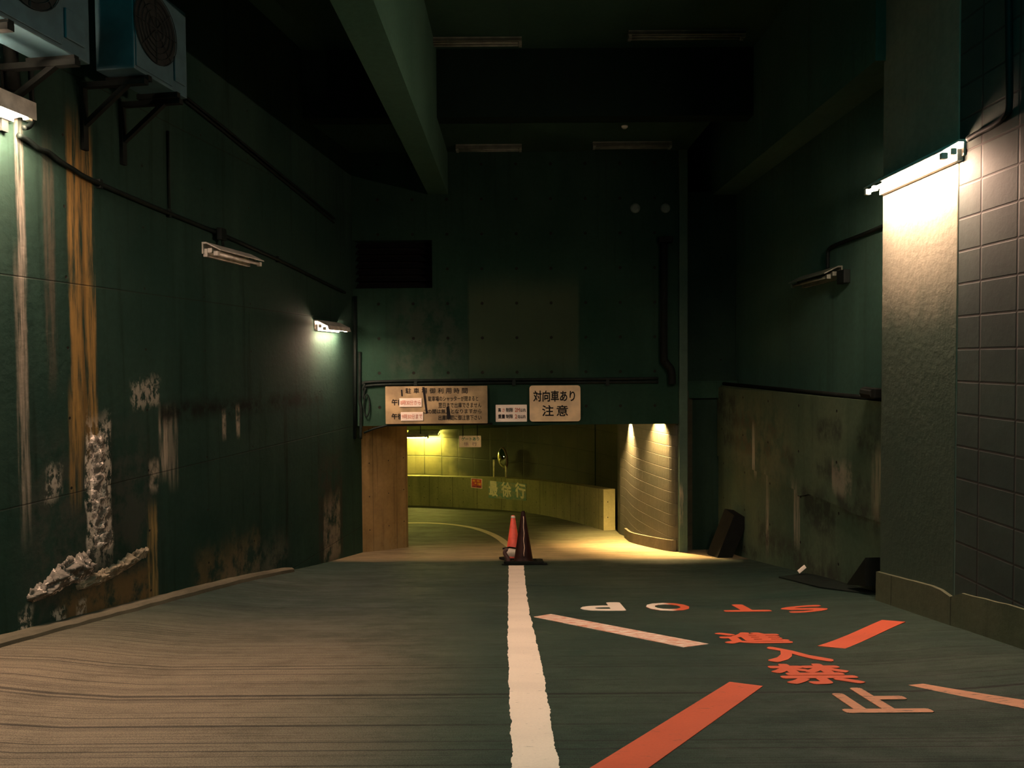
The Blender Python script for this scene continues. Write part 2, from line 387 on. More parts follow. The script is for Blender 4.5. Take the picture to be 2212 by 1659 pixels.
# ------------------------------------------------------------------ floor
bm = bmesh.new(); xs = [-12 + .4 * i for i in range(46)]; ys = [-4 + .3 * i for i in range(113)]
gv = [[bm.verts.new((x, y, zf(x, y))) for x in xs] for y in ys]
for j in range(len(ys) - 1):
    for i in range(len(xs) - 1): bm.faces.new((gv[j][i], gv[j][i + 1], gv[j + 1][i + 1], gv[j + 1][i]))
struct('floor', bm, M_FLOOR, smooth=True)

# ------------------------------------------------------------------ left wall
CEIL1, CEIL2, FRONT2 = 5.85, 4.87, 11.4
LIN = on_y(1106, 918, DEND).z
bm = bmesh.new()
plan = [(xw(y), y) for y in (-4, 0, 4, 8, 11, DEND + .35)]
ribbon(bm, plan, lambda x, y: zf(x, y) - .15, 7.0, 1.5, side=1)
# UV of this wall = (y, z)
l = bm.loops.layers.uv.verify()
for f in bm.faces:
    for lp in f.loops: lp[l].uv = (lp.vert.co.y, lp.vert.co.z)
struct('wall_left', bm, M_LW, uv=False)
# inner cheek of the tunnel mouth, rounding off to the left
pA = on_floor(878, 1183); base0 = Vector((xw(DEND + .3), DEND + .3, 0))
cheek = smooth_path([(base0.x - .02, base0.y, 0), ((base0.x + pA.x) / 2 + .04, (base0.y + pA.y) / 2, 0), (pA.x - .10, pA.y - .10, 0), (pA.x, pA.y + .08, 0), (pA.x - .12, pA.y + .28, 0), (pA.x - 1.2, pA.y + .75, 0), (pA.x - 4, pA.y + 1.3, 0), (pA.x - 8, pA.y + 1.4, 0)], 6)
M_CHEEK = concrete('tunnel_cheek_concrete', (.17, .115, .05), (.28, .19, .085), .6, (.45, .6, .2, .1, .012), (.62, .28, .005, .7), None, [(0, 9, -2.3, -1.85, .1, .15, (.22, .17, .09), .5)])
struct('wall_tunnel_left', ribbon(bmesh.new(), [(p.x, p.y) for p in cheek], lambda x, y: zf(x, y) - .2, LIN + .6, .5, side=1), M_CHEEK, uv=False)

# kerb strip along the left wall, with a broken edge
bm = bmesh.new(); L0 = []; n = 70
for i in range(n + 1):
    y = 2.0 + (10.6 - 2.0) * i / n; wd = (.20 - .08 * i / n) + .02 * mnoise.noise((y * 3, 0, 0)); x = xw(y)
    zt = zf(x, y) + .055 + .008 * mnoise.noise((y * 6, 3, 0))
    p = [Vector((x - .02, y, zt)), Vector((x + wd - .03, y, zt)), Vector((x + wd, y, zt - .025)), Vector((x + wd + .005, y, zf(x + wd, y) - .03))]
    L0.append([bm.verts.new(q) for q in p])
for a, b in zip(L0, L0[1:]):
    for k in range(3): bm.faces.new((a[k], a[k + 1], b[k + 1], b[k]))
bmesh.ops.recalc_face_normals(bm, faces=bm.faces)
M_KERB = concrete('kerb_concrete', (.085, .08, .055), (.15, .135, .095), .1, None, None, None)
struct('trim_kerb_left', bm, M_KERB)

# crumbling plaster on the left wall
def crumble(name, up, lo, mat, amp, seed):
    U = smooth_path([on_wall(*p) for p in up], 30); Lw = smooth_path([on_wall(*p) for p in lo], 30); N = min(len(U), len(Lw)); R = 20
    bm = bmesh.new(); g = []
    for i in range(N):
        row = []
        for k in range(R + 1):
            t = k / R; p = U[i].lerp(Lw[i], t); e = math.sin(math.pi * t) * min(1, i / 8, (N - 1 - i) / 8)
            nz = mnoise.noise((p.y * 11 + seed, p.z * 13, seed)) + .7 * mnoise.noise((p.y * 27, p.z * 27, seed)) + .35 * mnoise.noise((p.y * 60, p.z * 60, seed))
            q = p + WN * (-.012 + e * (.02 + amp * max(0, .45 + nz))) + Z * (.03 * nz * (1 if 0 < k < R else 1.2))
            row.append(bm.verts.new(q))
        g.append(row)
    for a, b in zip(g, g[1:]):
        for k in range(R): bm.faces.new((a[k], b[k], b[k + 1], a[k + 1]))
    bmesh.ops.recalc_face_normals(bm, faces=bm.faces)
    o = obj(name, bm, mat, uv=True, smooth=True); o['kind'] = 'structure'; return o
M_FLAKE = concrete('flaking_lime_plaster', (.10, .095, .08), (.20, .18, .15), .2, None, None, None, [(3, 9, -3, 1, .1, 0, (.66, .58, .50), .9, 1)], bump=.8)
M_FLAKE2 = concrete('bulging_old_plaster', (.16, .14, .10), (.26, .22, .15), .4, None, None, None, [(3, 9, -3, 1, .1, 0, (.45, .38, .28), .6, 1)], bump=.7)
crumble('trim_peeling_plaster', [(54, 1280), (100, 1244), (135, 1212), (165, 1196), (196, 1180)], [(58, 1306), (112, 1290), (150, 1268), (175, 1262), (194, 1254)], M_FLAKE, .10, 3)
crumble('trim_bulging_plaster', [(160, 1262), (215, 1232), (270, 1200), (322, 1178)], [(165, 1280), (222, 1262), (275, 1232), (322, 1200)], M_FLAKE2, .06, 9)
crumble('trim_flaking_lime', [(186, 940), (190, 1030), (196, 1110), (200, 1195)], [(226, 935), (236, 1030), (244, 1110), (250, 1190)], M_FLAKE, .035, 5)

# ------------------------------------------------------------------ wall over the mouth, soffits, beams
xl, xr = xw(DEND) - .3, on_y(1466, 700, DEND).x
o0, o1 = on_y(700, 520, DEND), on_y(934, 622, DEND)
bm = bmesh.new()
box(bm, xl, xr, DEND, DEND + .35, LIN, o1.z)
box(bm, o1.x, xr, DEND, DEND + .35, o1.z, CEIL1)
box(bm, xl, o1.x, DEND, DEND + .35, o0.z, CEIL1)
box(bm, xl, o1.x + .1, DEND + 1.0, DEND + 1.1, o1.z - .2, o0.z + .2)
struct('wall_end', bm, M_END)
M_VENT = plain('black_void_lining', (.006, .006, .006), .9)
bm = bmesh.new(); box(bm, xl + .1, o1.x - .02, DEND + .3, DEND + .34, o1.z, o0.z)
for i in range(7):
    z = o1.z + (i + .5) * (o0.z - o1.z) / 7
    fbox(bm, Vector((xl + .1, DEND + .2, z)), X, Vector((0, .8, .6)), Vector((0, -.6, .8)), (0, o1.x - .02 - xl - .1), (-.06, .06), (-.004, .004))
v = obj('ventilation_louvre', bm, M_VENT); tag(v, 'black recessed louvre high on the left of the end wall', 'vent')
# form-joint frame around the louvre
# post at the right jamb
P0 = on_y(1466, 600, DEND).x; P1 = on_y(1484, 1000, DEND).x
bm = bmesh.new(); box(bm, P0, P1, DEND - .06, DEND + .5, zf(2.8, DEND) - .2, CEIL1, bev=.012)
M_POST = concrete('jamb_render', (.055, .10, .08), (.08, .13, .10), .3, None, None, None, [(P0 - .1, P0 + .05, -1.5, -.9, .02, .04, (.55, .46, .32), .8)])
struct('trim_jamb_right', bm, M_POST)
bm = bmesh.new(); box(bm, -6, P1, FRONT2 + .3, DEND + .3, CEIL2, CEIL1 - .02)          # dropped soffit behind the cross beam
struct('ceiling_dropped', bm, M_CEIL)
bm = bmesh.new(); box(bm, -6, 3.55, FRONT2, FRONT2 + .32, CEIL2, CEIL1 + .1)
M_BEAMD = concrete('cross_beam_concrete', (.003, .012, .009), (.005, .018, .013), .1)
struct('trim_cross_beam', bm, M_BEAMD)
bm = bmesh.new(); box(bm, -6, 6, 3.6, 20, CEIL1, CEIL1 + .35)
struct('ceiling', bm, M_CEIL)
BZ = on_y(946, 420, DEND).z
bm = bmesh.new(); box(bm, -1.41, -1.07, 3.6, DEND - .02, BZ, CEIL1 + .05)
M_BEAM = concrete('long_beam_concrete', (.034, .095, .068), (.046, .115, .084), .0)
struct('trim_long_beam', bm, M_BEAM)
# ------------------------------------------------------------------ right side
GZ = 4.20
bm = bmesh.new(); box(bm, 3.55, 6, 7.60, 20, GZ, CEIL1 + .1); struct('trim_girder_right', bm, M_RW)
YP0, YP1 = on_x(2066, 900, RX).y, on_x(1903, 900, RX).y
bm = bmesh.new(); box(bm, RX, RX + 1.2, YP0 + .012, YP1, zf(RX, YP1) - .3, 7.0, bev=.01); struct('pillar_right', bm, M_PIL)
bm = bmesh.new(); box(bm, RX + .004, RX + 1.0, -4, YP0, -3, 7.0); struct('wall_right_block', bm, M_TILE)
bm = bmesh.new()   # plinth with a broken top edge
L0 = []
for i in range(61):
    y = -1.0 + (YP1 + .02 + 1.0) * i / 60; h = .30 + .012 * mnoise.noise((y * 4, 1, 1)) - (.05 * sstep(.25, 0, abs(y - YP0)) if y > YP0 - .05 else 0)
    o = .028 if y > YP0 else .014
    zt = zf(RX, y) + h
    L0.append([bm.verts.new(q) for q in ((RX + .05, y, zt), (RX - o, y, zt - .012), (RX - o - .004, y, zf(RX, y) - .06))])
for a, b in zip(L0, L0[1:]):
    for k in range(2): bm.faces.new((a[k], b[k], b[k + 1], a[k + 1]))
e = L0[-1]; ev = bm.verts.new((RX + .05, YP1 + .02, zf(RX, YP1) - .06)); bm.faces.new((e[0], e[1], e[2], ev))
bmesh.ops.recalc_face_normals(bm, faces=bm.faces)
struct('baseboard_right', bm, M_PLINTH)
YF = 13.7; LEDZ = on_y(1560, 832, YF).z
bm = bmesh.new(); box(bm, 3.97, 5.2, YP1 - .5, YF + .2, LEDZ - .1, 6.0); struct('wall_right_upper', bm, M_RW)
xf = on_y(1552, 900, YF).x; xn = 3.86
plan = [(xn, YP1 - .1), (xf, YF)]
bm = ribbon(bmesh.new(), plan, -4.0, LEDZ, 1.2, side=-1)
l = bm.loops.layers.uv.verify()
for f in bm.faces:
    for lp in f.loops: lp[l].uv = (lp.vert.co.y, lp.vert.co.z)
struct('wall_right_lower', bm, M_RL, uv=False)
# the thicker upper coat of render, broken off along a slanting edge
def on_low(px, py, o=0.0):
    d = Vector((xf - xn, YF - YP1 + .1, 0)).normalized(); nn = Vector((-d.y, d.x, 0)); return on_plane(px, py, Vector((xn, YP1 - .1, 0)) + nn * o, nn)
dl = Vector((xf - xn, YF - YP1 + .1, 0)).normalized(); NL = Vector((-dl.y, dl.x, 0))
edge = [(1553, 985), (1585, 993), (1602, 1003), (1625, 1012), (1637, 1018), (1655, 1024), (1680, 1036), (1705, 1050), (1722, 1058), (1728, 1072), (1752, 1068), (1790, 1082), (1820, 1094), (1850, 1110), (1905, 1128), (1935, 1140)]
poly = [on_low(*p) for p in edge] + [on_low(1935, 870), on_low(1553, 836)]
bm = bmesh.new(); prism(bm, poly, NL * .03)
for f in bm.faces:
    if len(f.verts) > 6: bmesh.ops.triangulate(bm, faces=[f])
RLc = M_RL
struct('trim_render_coat', bm, RLc)
bm = bmesh.new(); box(bm, P1 - .05, 5, YF, YF + .4, -4, 4.25); struct('wall_facing_right', bm, M_FACE)
bm = bmesh.new(); box(bm, P1 - .1, 6, 16, 16.3, 0, 6); struct('wall_recess_back', bm, M_FACE)
bm = bmesh.new(); box(bm, 5.3, 5.5, 6, 16.3, -3, 6); box(bm, P1 - .25, P1 - .12, DEND + .4, 16.3, .5, 6); struct('wall_recess_sky_block', bm, M_FACE)  # unseen walls added to stop sky light leaking into the recess

# ------------------------------------------------------------------ inside the tunnel
def zci(y): return LIN + .42 - .135 * (y - DEND - .35)
bm = bmesh.new()
vsx = []
for y in [DEND + .3 + i * 1.0 for i in range(17)]:
    vsx.append([bm.verts.new((x, y, zci(y) + dz)) for dz in (0, .3) for x in (-12, 6)])
for a, b in zip(vsx, vsx[1:]):
    bm.faces.new((a[0], b[0], b[1], a[1])); bm.faces.new((a[2], a[3], b[3], b[2]))
    bm.faces.new((a[0], a[2], b[2], b[0])); bm.faces.new((a[1], b[1], b[3], a[3]))
bm.faces.new((vsx[0][0], vsx[0][1], vsx[0][3], vsx[0][2])); bm.faces.new((vsx[-1][0], vsx[-1][2], vsx[-1][3], vsx[-1][1]))
bmesh.ops.recalc_face_normals(bm, faces=bm.faces)
struct('ceiling_tunnel', bm, M_CEIL)
# right inner wall
rb = [on_floor(1472, 1196), on_floor(1440, 1189), on_floor(1375, 1174), on_floor(1335, 1150)]
rp = smooth_path([(P1 - .13, DEND + .05, 0), (rb[1].x, rb[1].y, 0), (rb[2].x, rb[2].y, 0), (rb[2].x - .04, rb[2].y + 1.2, 0), (rb[3].x, rb[3].y - .3, 0), (rb[3].x + .02, rb[3].y + .2, 0)], 8)
def blockmat():
    g = G('inner_block_wall'); u, v = g.uv(); fine = g.noise(16, 12, 5, .65); big = g.noise(.8, 2.0, 3)
    c = g.mix(g.ss(big, .3, .7), (.045, .050, .030), (.075, .072, .045)); c = g.mix(.5, c, g.mix(fine, (.3, .3, .3), (1.2, 1.2, 1.2)), 'MULTIPLY')
    row = g.m2('MODULO', g.m2('FLOOR', g.m2('DIVIDE', v, .2)), 2.0)
    k = g.m2('MAXIMUM', g.near(g.m2('ADD', u, g.m2('MULTIPLY', row, .2)), .4, .05, .008), g.near(v, .2, 0, .008))
    c = g.mix(g.m2('MULTIPLY', k, .6), c, (.03, .03, .02)); g.bump(g.m2('SUBTRACT', g.m2('MULTIPLY', fine, .3), k), .5); return g.fin(c, .75)
M_IBLK = blockmat()
struct('wall_tunnel_right', ribbon(bmesh.new(), [(p.x, p.y) for p in rp], lambda x, y: zf(x, y) - .2, lambda x, y: zci(y) + .1, .6, side=-1), M_IBLK, uv=False)
kp = [(p.x - .05, p.y) for p in rp if p.y < rb[3].y - .8]
struct('trim_kerb_tunnel', ribbon(bmesh.new(), kp, lambda x, y: zf(x, y) - .1, lambda x, y: zf(x, y) + .2, .12, side=-1), M_KERB, uv=False)
# curved parapet
pb = [on_floor(1304, 1146), on_floor(1250, 1130), on_floor(1180, 1114), on_floor(1100, 1103), on_floor(1000, 1097), on_floor(880, 1092)]
pp = smooth_path([(p.x, p.y, 0) for p in pb] + [(pb[-1].x - 2.2, pb[-1].y - .6, 0), (pb[-1].x - 5, pb[-1].y - 2.0, 0)], 8)
def ptop(x, y):
    return zf(x, y) + .93
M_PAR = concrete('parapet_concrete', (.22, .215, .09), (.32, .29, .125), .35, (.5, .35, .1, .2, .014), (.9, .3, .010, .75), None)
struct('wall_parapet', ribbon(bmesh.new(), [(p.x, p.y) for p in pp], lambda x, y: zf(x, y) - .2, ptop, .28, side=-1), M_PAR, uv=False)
# shadow-gap footing at the parapet base
# tiled outer wall behind the parapet
def offs(path, d):
    out = []
    for i, p in enumerate(path):
        t = (path[min(i + 1, len(path) - 1)] - path[max(i - 1, 0)]).normalized(); out.append(p + Vector((t.y, -t.x, 0)) * d)
    return out
tw = offs(pp, 1.15)
first = tw[0]
tpath = [Vector((4.6, first.y - .9, 0)), Vector((3.4, first.y + .1, 0))] + tw[2:] + [Vector((-9.5, tw[-1].y - 1.2, 0))]
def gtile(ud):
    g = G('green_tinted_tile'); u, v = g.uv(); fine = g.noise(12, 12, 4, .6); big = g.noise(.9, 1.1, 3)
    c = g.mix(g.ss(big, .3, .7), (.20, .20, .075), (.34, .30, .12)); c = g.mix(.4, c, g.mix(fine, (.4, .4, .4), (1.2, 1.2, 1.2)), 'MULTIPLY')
    c = g.mix(g.m2('MULTIPLY', g.ss(g.m2('ADD', u, g.m2('MULTIPLY', g.m2('SUBTRACT', big, .5), 2.0)), ud - .5, ud + .9, 1.0, 0.0), .85), c, (.008, .015, .008))  # tiles away from the lamp darkened to imitate its falloff
    k = g.m2('MAXIMUM', g.near(u, .62, .1, .02), g.near(v, .62, .07, .018))
    c = g.mix(g.m2('MULTIPLY', k, .7), c, (.03, .035, .015)); g.bump(g.m2('SUBTRACT', g.m2('MULTIPLY', fine, .2), k), .4); return g.fin(c, .6)
M_GT = None
def twu(px, py):
    L = 0
    for p, q in zip(tpath, tpath[1:]):
        d = q - p; n_ = Vector((-d.y, d.x, 0)).normalized(); h = on_plane(px, py, p, n_); k = (h - p).dot(d) / d.length_squared
        if 0 <= k <= 1 and h.y > 15: return L + k * d.length
        L += d.length
    return 8.0
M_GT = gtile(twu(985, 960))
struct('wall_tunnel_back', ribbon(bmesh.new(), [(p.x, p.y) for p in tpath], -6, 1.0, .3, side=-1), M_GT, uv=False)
bm = bmesh.new(); box(bm, 2.2, 7, 20.6, 20.8, -5, 1); box(bm, -10, 6, 29, 29.2, -7, 1.3); struct('wall_gap_back_and_sky_block', bm, M_FACE)  # farther box is unseen, added to keep sky light out
bm = bmesh.new(); box(bm, -9.6, -9.4, DEND, 29.2, -6, 1.2); struct('wall_tunnel_sky_block', bm, M_FACE)  # unseen cap added to shut sky light out of the tunnel
bm = bmesh.new(); box(bm, 5.6, 5.8, DEND, 29.2, -6, 1.2); struct('wall_tunnel_side', bm, M_FACE)
bm = bmesh.new(); box(bm, -8, 8, -5.2, -5, -2, 6.6); struct('wall_sky_block', bm, M_FACE)  # unseen wall added behind the camera to block low sky light

# steel door-like panel on the dark back wall
Yd = 21.0
# ------------------------------------------------------------------ road markings
def strip(bm, left, right, t=.004):
    for P in (left, right):
        for p in P: p.z = zf(p.x, p.y)
    a = [bm.verts.new(p + Z * t) for p in left]; b = [bm.verts.new(p + Z * t) for p in right]
    a2 = [bm.verts.new(p - Z * .004) for p in left]; b2 = [bm.verts.new(p - Z * .004) for p in right]
    for i in range(len(a) - 1):
        bm.faces.new((a[i], b[i], b[i + 1], a[i + 1])); bm.faces.new((a2[i], a[i], a[i + 1], a2[i + 1])); bm.faces.new((b[i], b2[i], b2[i + 1], b[i + 1]))
    bm.faces.new((a[0], a2[0], b2[0], b[0])); bm.faces.new((a[-1], b[-1], b2[-1], a2[-1]))
    bmesh.ops.recalc_face_normals(bm, faces=bm.faces); return bm
le = smooth_path([on_floor(*p) for p in ((1099, 1222), (1098, 1300), (1097, 1380), (1099, 1450), (1103, 1560), (1107, 1659))], 40)
ri = smooth_path([on_floor(*p) for p in ((1131, 1222), (1140, 1300), (1157, 1380), (1173, 1450), (1190, 1560), (1210, 1659))], 40)
le.append(le[-1] + Vector((0, -2.2, 0))); ri.append(ri[-1] + Vector((0, -2.2, 0)))
for P in (le, ri):
    for p in P: p.x += random.uniform(-.004, .004) + .012 * mnoise.noise((p.y * 5, P is le, 0))
o = obj('centre_line', strip(bmesh.new(), le, ri), M_PWHITE); tag(o, 'worn white centre line running down the ramp to the cones', 'road marking')
cl = smooth_path([on_floor(*p) for p in ((800, 1133), (880, 1130), (950, 1131), (1010, 1138), (1050, 1149), (1083, 1166), (1106, 1184))], 12)
wl = [(-.07)] ; lf, rg = [], []
for i, p in enumerate(cl):
    t = (cl[min(i + 1, len(cl) - 1)] - cl[max(i - 1, 0)]).normalized(); nn = Vector((-t.y, t.x, 0)); lf.append(p + nn * .08); rg.append(p - nn * .08)
o = obj('lane_edge_line', strip(bmesh.new(), lf, rg), M_PEDGE); tag(o, 'thin curved cream lane line inside the tunnel, bending left', 'road marking')
M_ARMW = paint('worn_white_red_paint', PWH, (.5, .16, .08), .38, .60)
arms = [('red_cross_arm', [(1576, 1474), (1648, 1483), (1390, 1668), (1262, 1668)], M_PRED, 'broad red painted bar nearest the camera, running to the bottom edge'),
        ('red_cross_arm', [(1153, 1333), (1190, 1327), (1532, 1392), (1478, 1399)], M_ARMW, 'red painted bar worn white, slanting from the centre line below the letter P'),
        ('red_cross_arm', [(1905, 1340), (1956, 1344), (1826, 1402), (1766, 1396)], M_PRED, 'short clean red painted bar by the foot of the right pillar'),
        ('red_cross_arm', [(1962, 1481), (1994, 1478), (2216, 1514), (2216, 1532)], M_POFF, 'faded salmon painted bar running out at the right edge')]
for nm, P, mt, lb in arms:
    q = [on_floor(*p) for p in P]; n = 16
    A = [q[0].lerp(q[3], i / n) for i in range(n + 1)]; B = [q[1].lerp(q[2], i / n) for i in range(n + 1)]
    tag(obj(nm, strip(bmesh.new(), A, B), mt), lb, 'road marking', 'bars of the painted cross')
def ground_char(ch, x0, x1, y0, y1, mat, label, group, bold=.03, nm='road_letter', flip=True):
    bm = text_bm(ch, bold, .5)
    xs = [v.co.x for v in bm.verts]; ys_ = [v.co.y for v in bm.verts]; a0, a1, b0, b1 = min(xs), max(xs), min(ys_), max(ys_)
    for v in bm.verts:
        u = (v.co.x - a0) / (a1 - a0); t = (v.co.y - b0) / (b1 - b0)
        if flip: u, t = 1 - u, 1 - t
        x = x0 + (x1 - x0) * u; y = y0 + (y1 - y0) * t; v.co = Vector((x, y, zf(x, y) + .0008 + .0035 * (v.co.z + .5)))
    tag(obj(nm, bm, mat), label, 'road marking', group)
gp = 'letters painted on the ramp'
def gx(px, py): return on_floor(px, py).x
def gy(py, px=1600): return on_floor(px, py).y
M_PO = paint('half_white_half_red_paint', RED, (.12, .07, .05), .30, .42, split=(gx(1448, 1312), PWH))
ground_char('P', gx(1252, 1311), gx(1346, 1311), gy(1320, 1300), gy(1302, 1300), M_PWHITE, 'white painted letter P, upside down, nearest the centre line', gp)
ground_char('O', gx(1396, 1312), gx(1490, 1312), gy(1320, 1450), gy(1303, 1450), M_PO, 'painted letter O, half white and half red, upside down', gp)
ground_char('T', gx(1554, 1314), gx(1655, 1314), gy(1322), gy(1306.5), M_PRED, 'red painted letter T, upside down', gp)
ground_char('S', gx(1685, 1316), gx(1790, 1316), gy(1324, 1735), gy(1309, 1735), M_PRED, 'red painted letter S, upside down, nearest the right wall', gp)
kg = 'red characters painted inside the cross'
ground_char('進', 1.66, 2.20, gy(1391, 1640), gy(1367, 1600), M_PCH, 'dense red painted character at the far end of the column', kg, .035, 'road_character', False)
ground_char('入', 1.80, 2.27, gy(1431, 1750), gy(1398, 1650), M_PCH, 'red two stroke painted character, second from the far end', kg, .045, 'road_character', False)
ground_char('禁', 1.72, 2.24, gy(1479, 1790), gy(1435, 1720), M_PCH, 'red painted character between the two stroke one and the faded one', kg, .03, 'road_character', False)
ground_char('止', 1.83, 2.32, gy(1541, 1900), gy(1487, 1850), M_POFF, 'faded salmon painted character nearest the camera in the column', kg, .03, 'road_character', False)

# ------------------------------------------------------------------ lamps
def fluorescent(name, label, group, A, B, out, upd, lit=None, kind='wall', dpt=.22, H=.13, lip='lip', white=None):
    white = white or M_WHMET
    """twin-tube strip fixture between A and B on a surface; out = away from the surface, upd = hood side"""
    A, B = Vector(A), Vector(B); Ld = (B - A); ln = Ld.length; Ld.normalize(); out = Vector(out).normalized(); upd = Vector(upd).normalized()
    t = thing(name, label, 'light', A.lerp(B, .5), group)
    def P(s, o, h): return A + Ld * s + out * o + upd * h
    def shell(bm, prof, s0, s1): prism(bm, [P(s0, o, h) for o, h in prof], Ld * (s1 - s0))
    if kind == 'wall':
        hs = [(0, .0), (.0, H), (.05, H), (.15, .095), (.15, .085), (.06, H - .02), (.015, H - .02), (.015, .0)] if lip == 'slot' else [(0, .0), (.0, H), (.05, H), (dpt, .045), (dpt, .032), (.06, H - .02), (.015, H - .02), (.015, .0)] if lip == 'plain' else [(0, .0), (.0, H), (.05, H), (dpt, .045), (dpt + .02, -.022), (dpt + .012, -.022), (dpt - .008, .038), (.06, H - .02), (.015, H - .02), (.015, .0)]
        hprof = [(.0, -.03), (.0, .06), (.05, .06), (.05, -.03)]; tubes = [(.095, .035), (.165, .0)]
    else:
        hs = [(0, -.05), (0, .05), (.02, .05), (.075, .09), (.078, .082), (.03, .04), (.03, -.04), (.078, -.082), (.075, -.09), (.02, -.05)]
        hprof = [(.0, -.045), (.0, .045), (.045, .03), (.045, -.03)]; tubes = [(.085, -.045), (.085, .045)]
    obj('reflector', prism(bmesh.new(), [P(0, o, h) for o, h in hs], Ld * ln), white, t)
    if kind == 'wall' and lip == 'slot':
        obj('top_plate', prism(bmesh.new(), [P(ln * .62, o, h) for o, h in ((.145, .10), (.222, .112), (.222, .104), (.145, .09))], Ld * ln * .38), white, t)
        obj('glare_strip', prism(bmesh.new(), [P(0, o, h) for o, h in ((.215, -.02), (.215, .105), (.223, .105), (.223, -.02))], Ld * ln), white, t)
        for sa in (0, ln - .012):
            obj('end_plate', prism(bmesh.new(), [P(sa, o, h) for o, h in ((.0, .0), (.0, H), (.05, H), (.15, .09), (.223, .105), (.223, .02), (.19, .03))], Ld * .012), white, t)
    obj('housing', prism(bmesh.new(), [P(.03, o, h) for o, h in hprof], Ld * (ln - .06)), white, t)
    for o, h in tubes:
        obj('tube', tube(bmesh.new(), [P(.05, o, h), P(ln - .05, o, h)], .016, 12), lit or (M_TUBEOFF if white is M_WHMET else M_DULL), t, smooth=True)
        for s in (.0, ln - .045):
            bm = bmesh.new(); fbox(bm, P(s, o, h), Ld, out, upd, (0, .045), (-.026, .024), (-.026, .026), bev=.006); obj('socket', bm, white, t)
    return t
E_L = glow('glowing_tube_left', WARM, S_LEFT); E_F = glow('glowing_tube_far', WARM, S_FAR); E_R = glow('glowing_tube_right', WARM, S_RIGHT)
E_I = glow('glowing_tube_tunnel', (.92, .84, .22), S_IN); E_B = glow('glowing_bulb', (1.0, .62, .25), S_BULK)
fg = 'strip lights on the side walls'
b_ = on_wall(24, 258); a_ = b_ - WT * 1.55
fluorescent('strip_light', 'glowing strip light at the left edge, on the wall below the air conditioners', fg, a_, b_, WN, Z, E_L, lip='slot')
a_ = on_wall(678, 705); b_ = on_wall(728, 716); b_.z = a_.z = on_wall(703, 712).z
fluorescent('strip_light', 'glowing strip light far down the left wall near the tunnel mouth', fg, a_, b_, WN, Z, E_F)
a_ = on_wall(436, 548); b_ = on_wall(535, 570); b_.z = a_.z
fluorescent('strip_light', 'unlit white strip light in the middle of the left wall', fg, a_, b_, WN, Z, lip='plain')
a_ = on_x(2086, 318, RX - .0); b_ = on_x(1908, 410, RX - .0); m_ = on_x(1985, 370, RX - .1).z; a_.z = b_.z = m_
fluorescent('strip_light', 'bright glowing strip light on the right pillar', fg, a_, b_, (-1, 0, 0), Z, E_R, dpt=.192, lip='plain')
a_ = on_x(1820, 606, 3.97); b_ = on_x(1738, 612, 3.97); a_.z = b_.z = on_x(1785, 606, 3.97).z
t = fluorescent('strip_light', 'small unlit strip light on the recessed right wall', fg, a_, b_, (-1, 0, 0), Z, lip='plain', white=M_DULL)
cg = 'unlit strip lights on the soffits'
for (x0, x1, py, zz, lb) in ((880, 1127, 92, CEIL1, 'unlit ceiling strip light beside the long beam, nearer row'), (1357, 1608, 77, CEIL1, 'unlit ceiling strip light on the right of the nearer row'),
                             (985, 1127, 321, CEIL2, 'unlit strip light partly behind the beam, on the lower soffit'), (1280, 1450, 315, CEIL2, 'unlit strip light on the right of the lower soffit')):
    Yc = on_z((x0 + x1) / 2, py, zz - .06).y; Yc = min(Yc, DEND - .3) if zz == CEIL2 else min(Yc, FRONT2 - .25)
    a_ = on_y(x0, py, Yc); b_ = on_y(x1, py, Yc); a_.z = b_.z = zz; a_.y = b_.y = Yc
    fluorescent('ceiling_light', lb, cg, a_, b_, (0, 0, -1), (0, 1, 0), kind='ceiling', white=M_DULL)
# tunnel lamps
ca = None
def twp(px, py):                         # point on the tiled wall seen at a pixel
    best = None
    for p, q in zip(tpath, tpath[1:]):
        d = (q - p); n_ = Vector((-d.y, d.x, 0))
        if abs(n_.length) < 1e-6: continue
        h = on_plane(px, py, p, n_.normalized()); s = (h - p).dot(d) / d.length_squared
        if 0 <= s <= 1 and h.y > 15: best = (h, d.normalized())
    return best
h, dd = twp(912, 943)
nin = Vector((dd.y, -dd.x, 0)); nin = nin if nin.y < 0 else -nin
dirn = -dd
YL = 20.2; a_ = on_y(838, 938, YL); b_ = on_y(926, 938, YL); b_.z = a_.z
t = fluorescent('tunnel_light', 'glowing strip light hung from the tunnel ceiling by the left cheek', 'tunnel lights', a_, b_, (0, 0, -1), (0, 1, 0), E_I, kind='ceiling')
for k in (.2, .8):
    p = a_.lerp(b_, k); obj('hanger', tube(bmesh.new(), [p, Vector((p.x, p.y, zci(p.y) + .02))], .012, 8), M_DKMET, t, smooth=True)
ha, _ = twp(884, 938); hb_, _ = twp(950, 938); hb_.z = ha.z
fluorescent('tunnel_light', 'lit strip light on the tiled tunnel wall behind the hung one', 'tunnel lights', ha, hb_, nin, Z, glow('glowing_wall_tube', (1.0, .84, .20), 480))
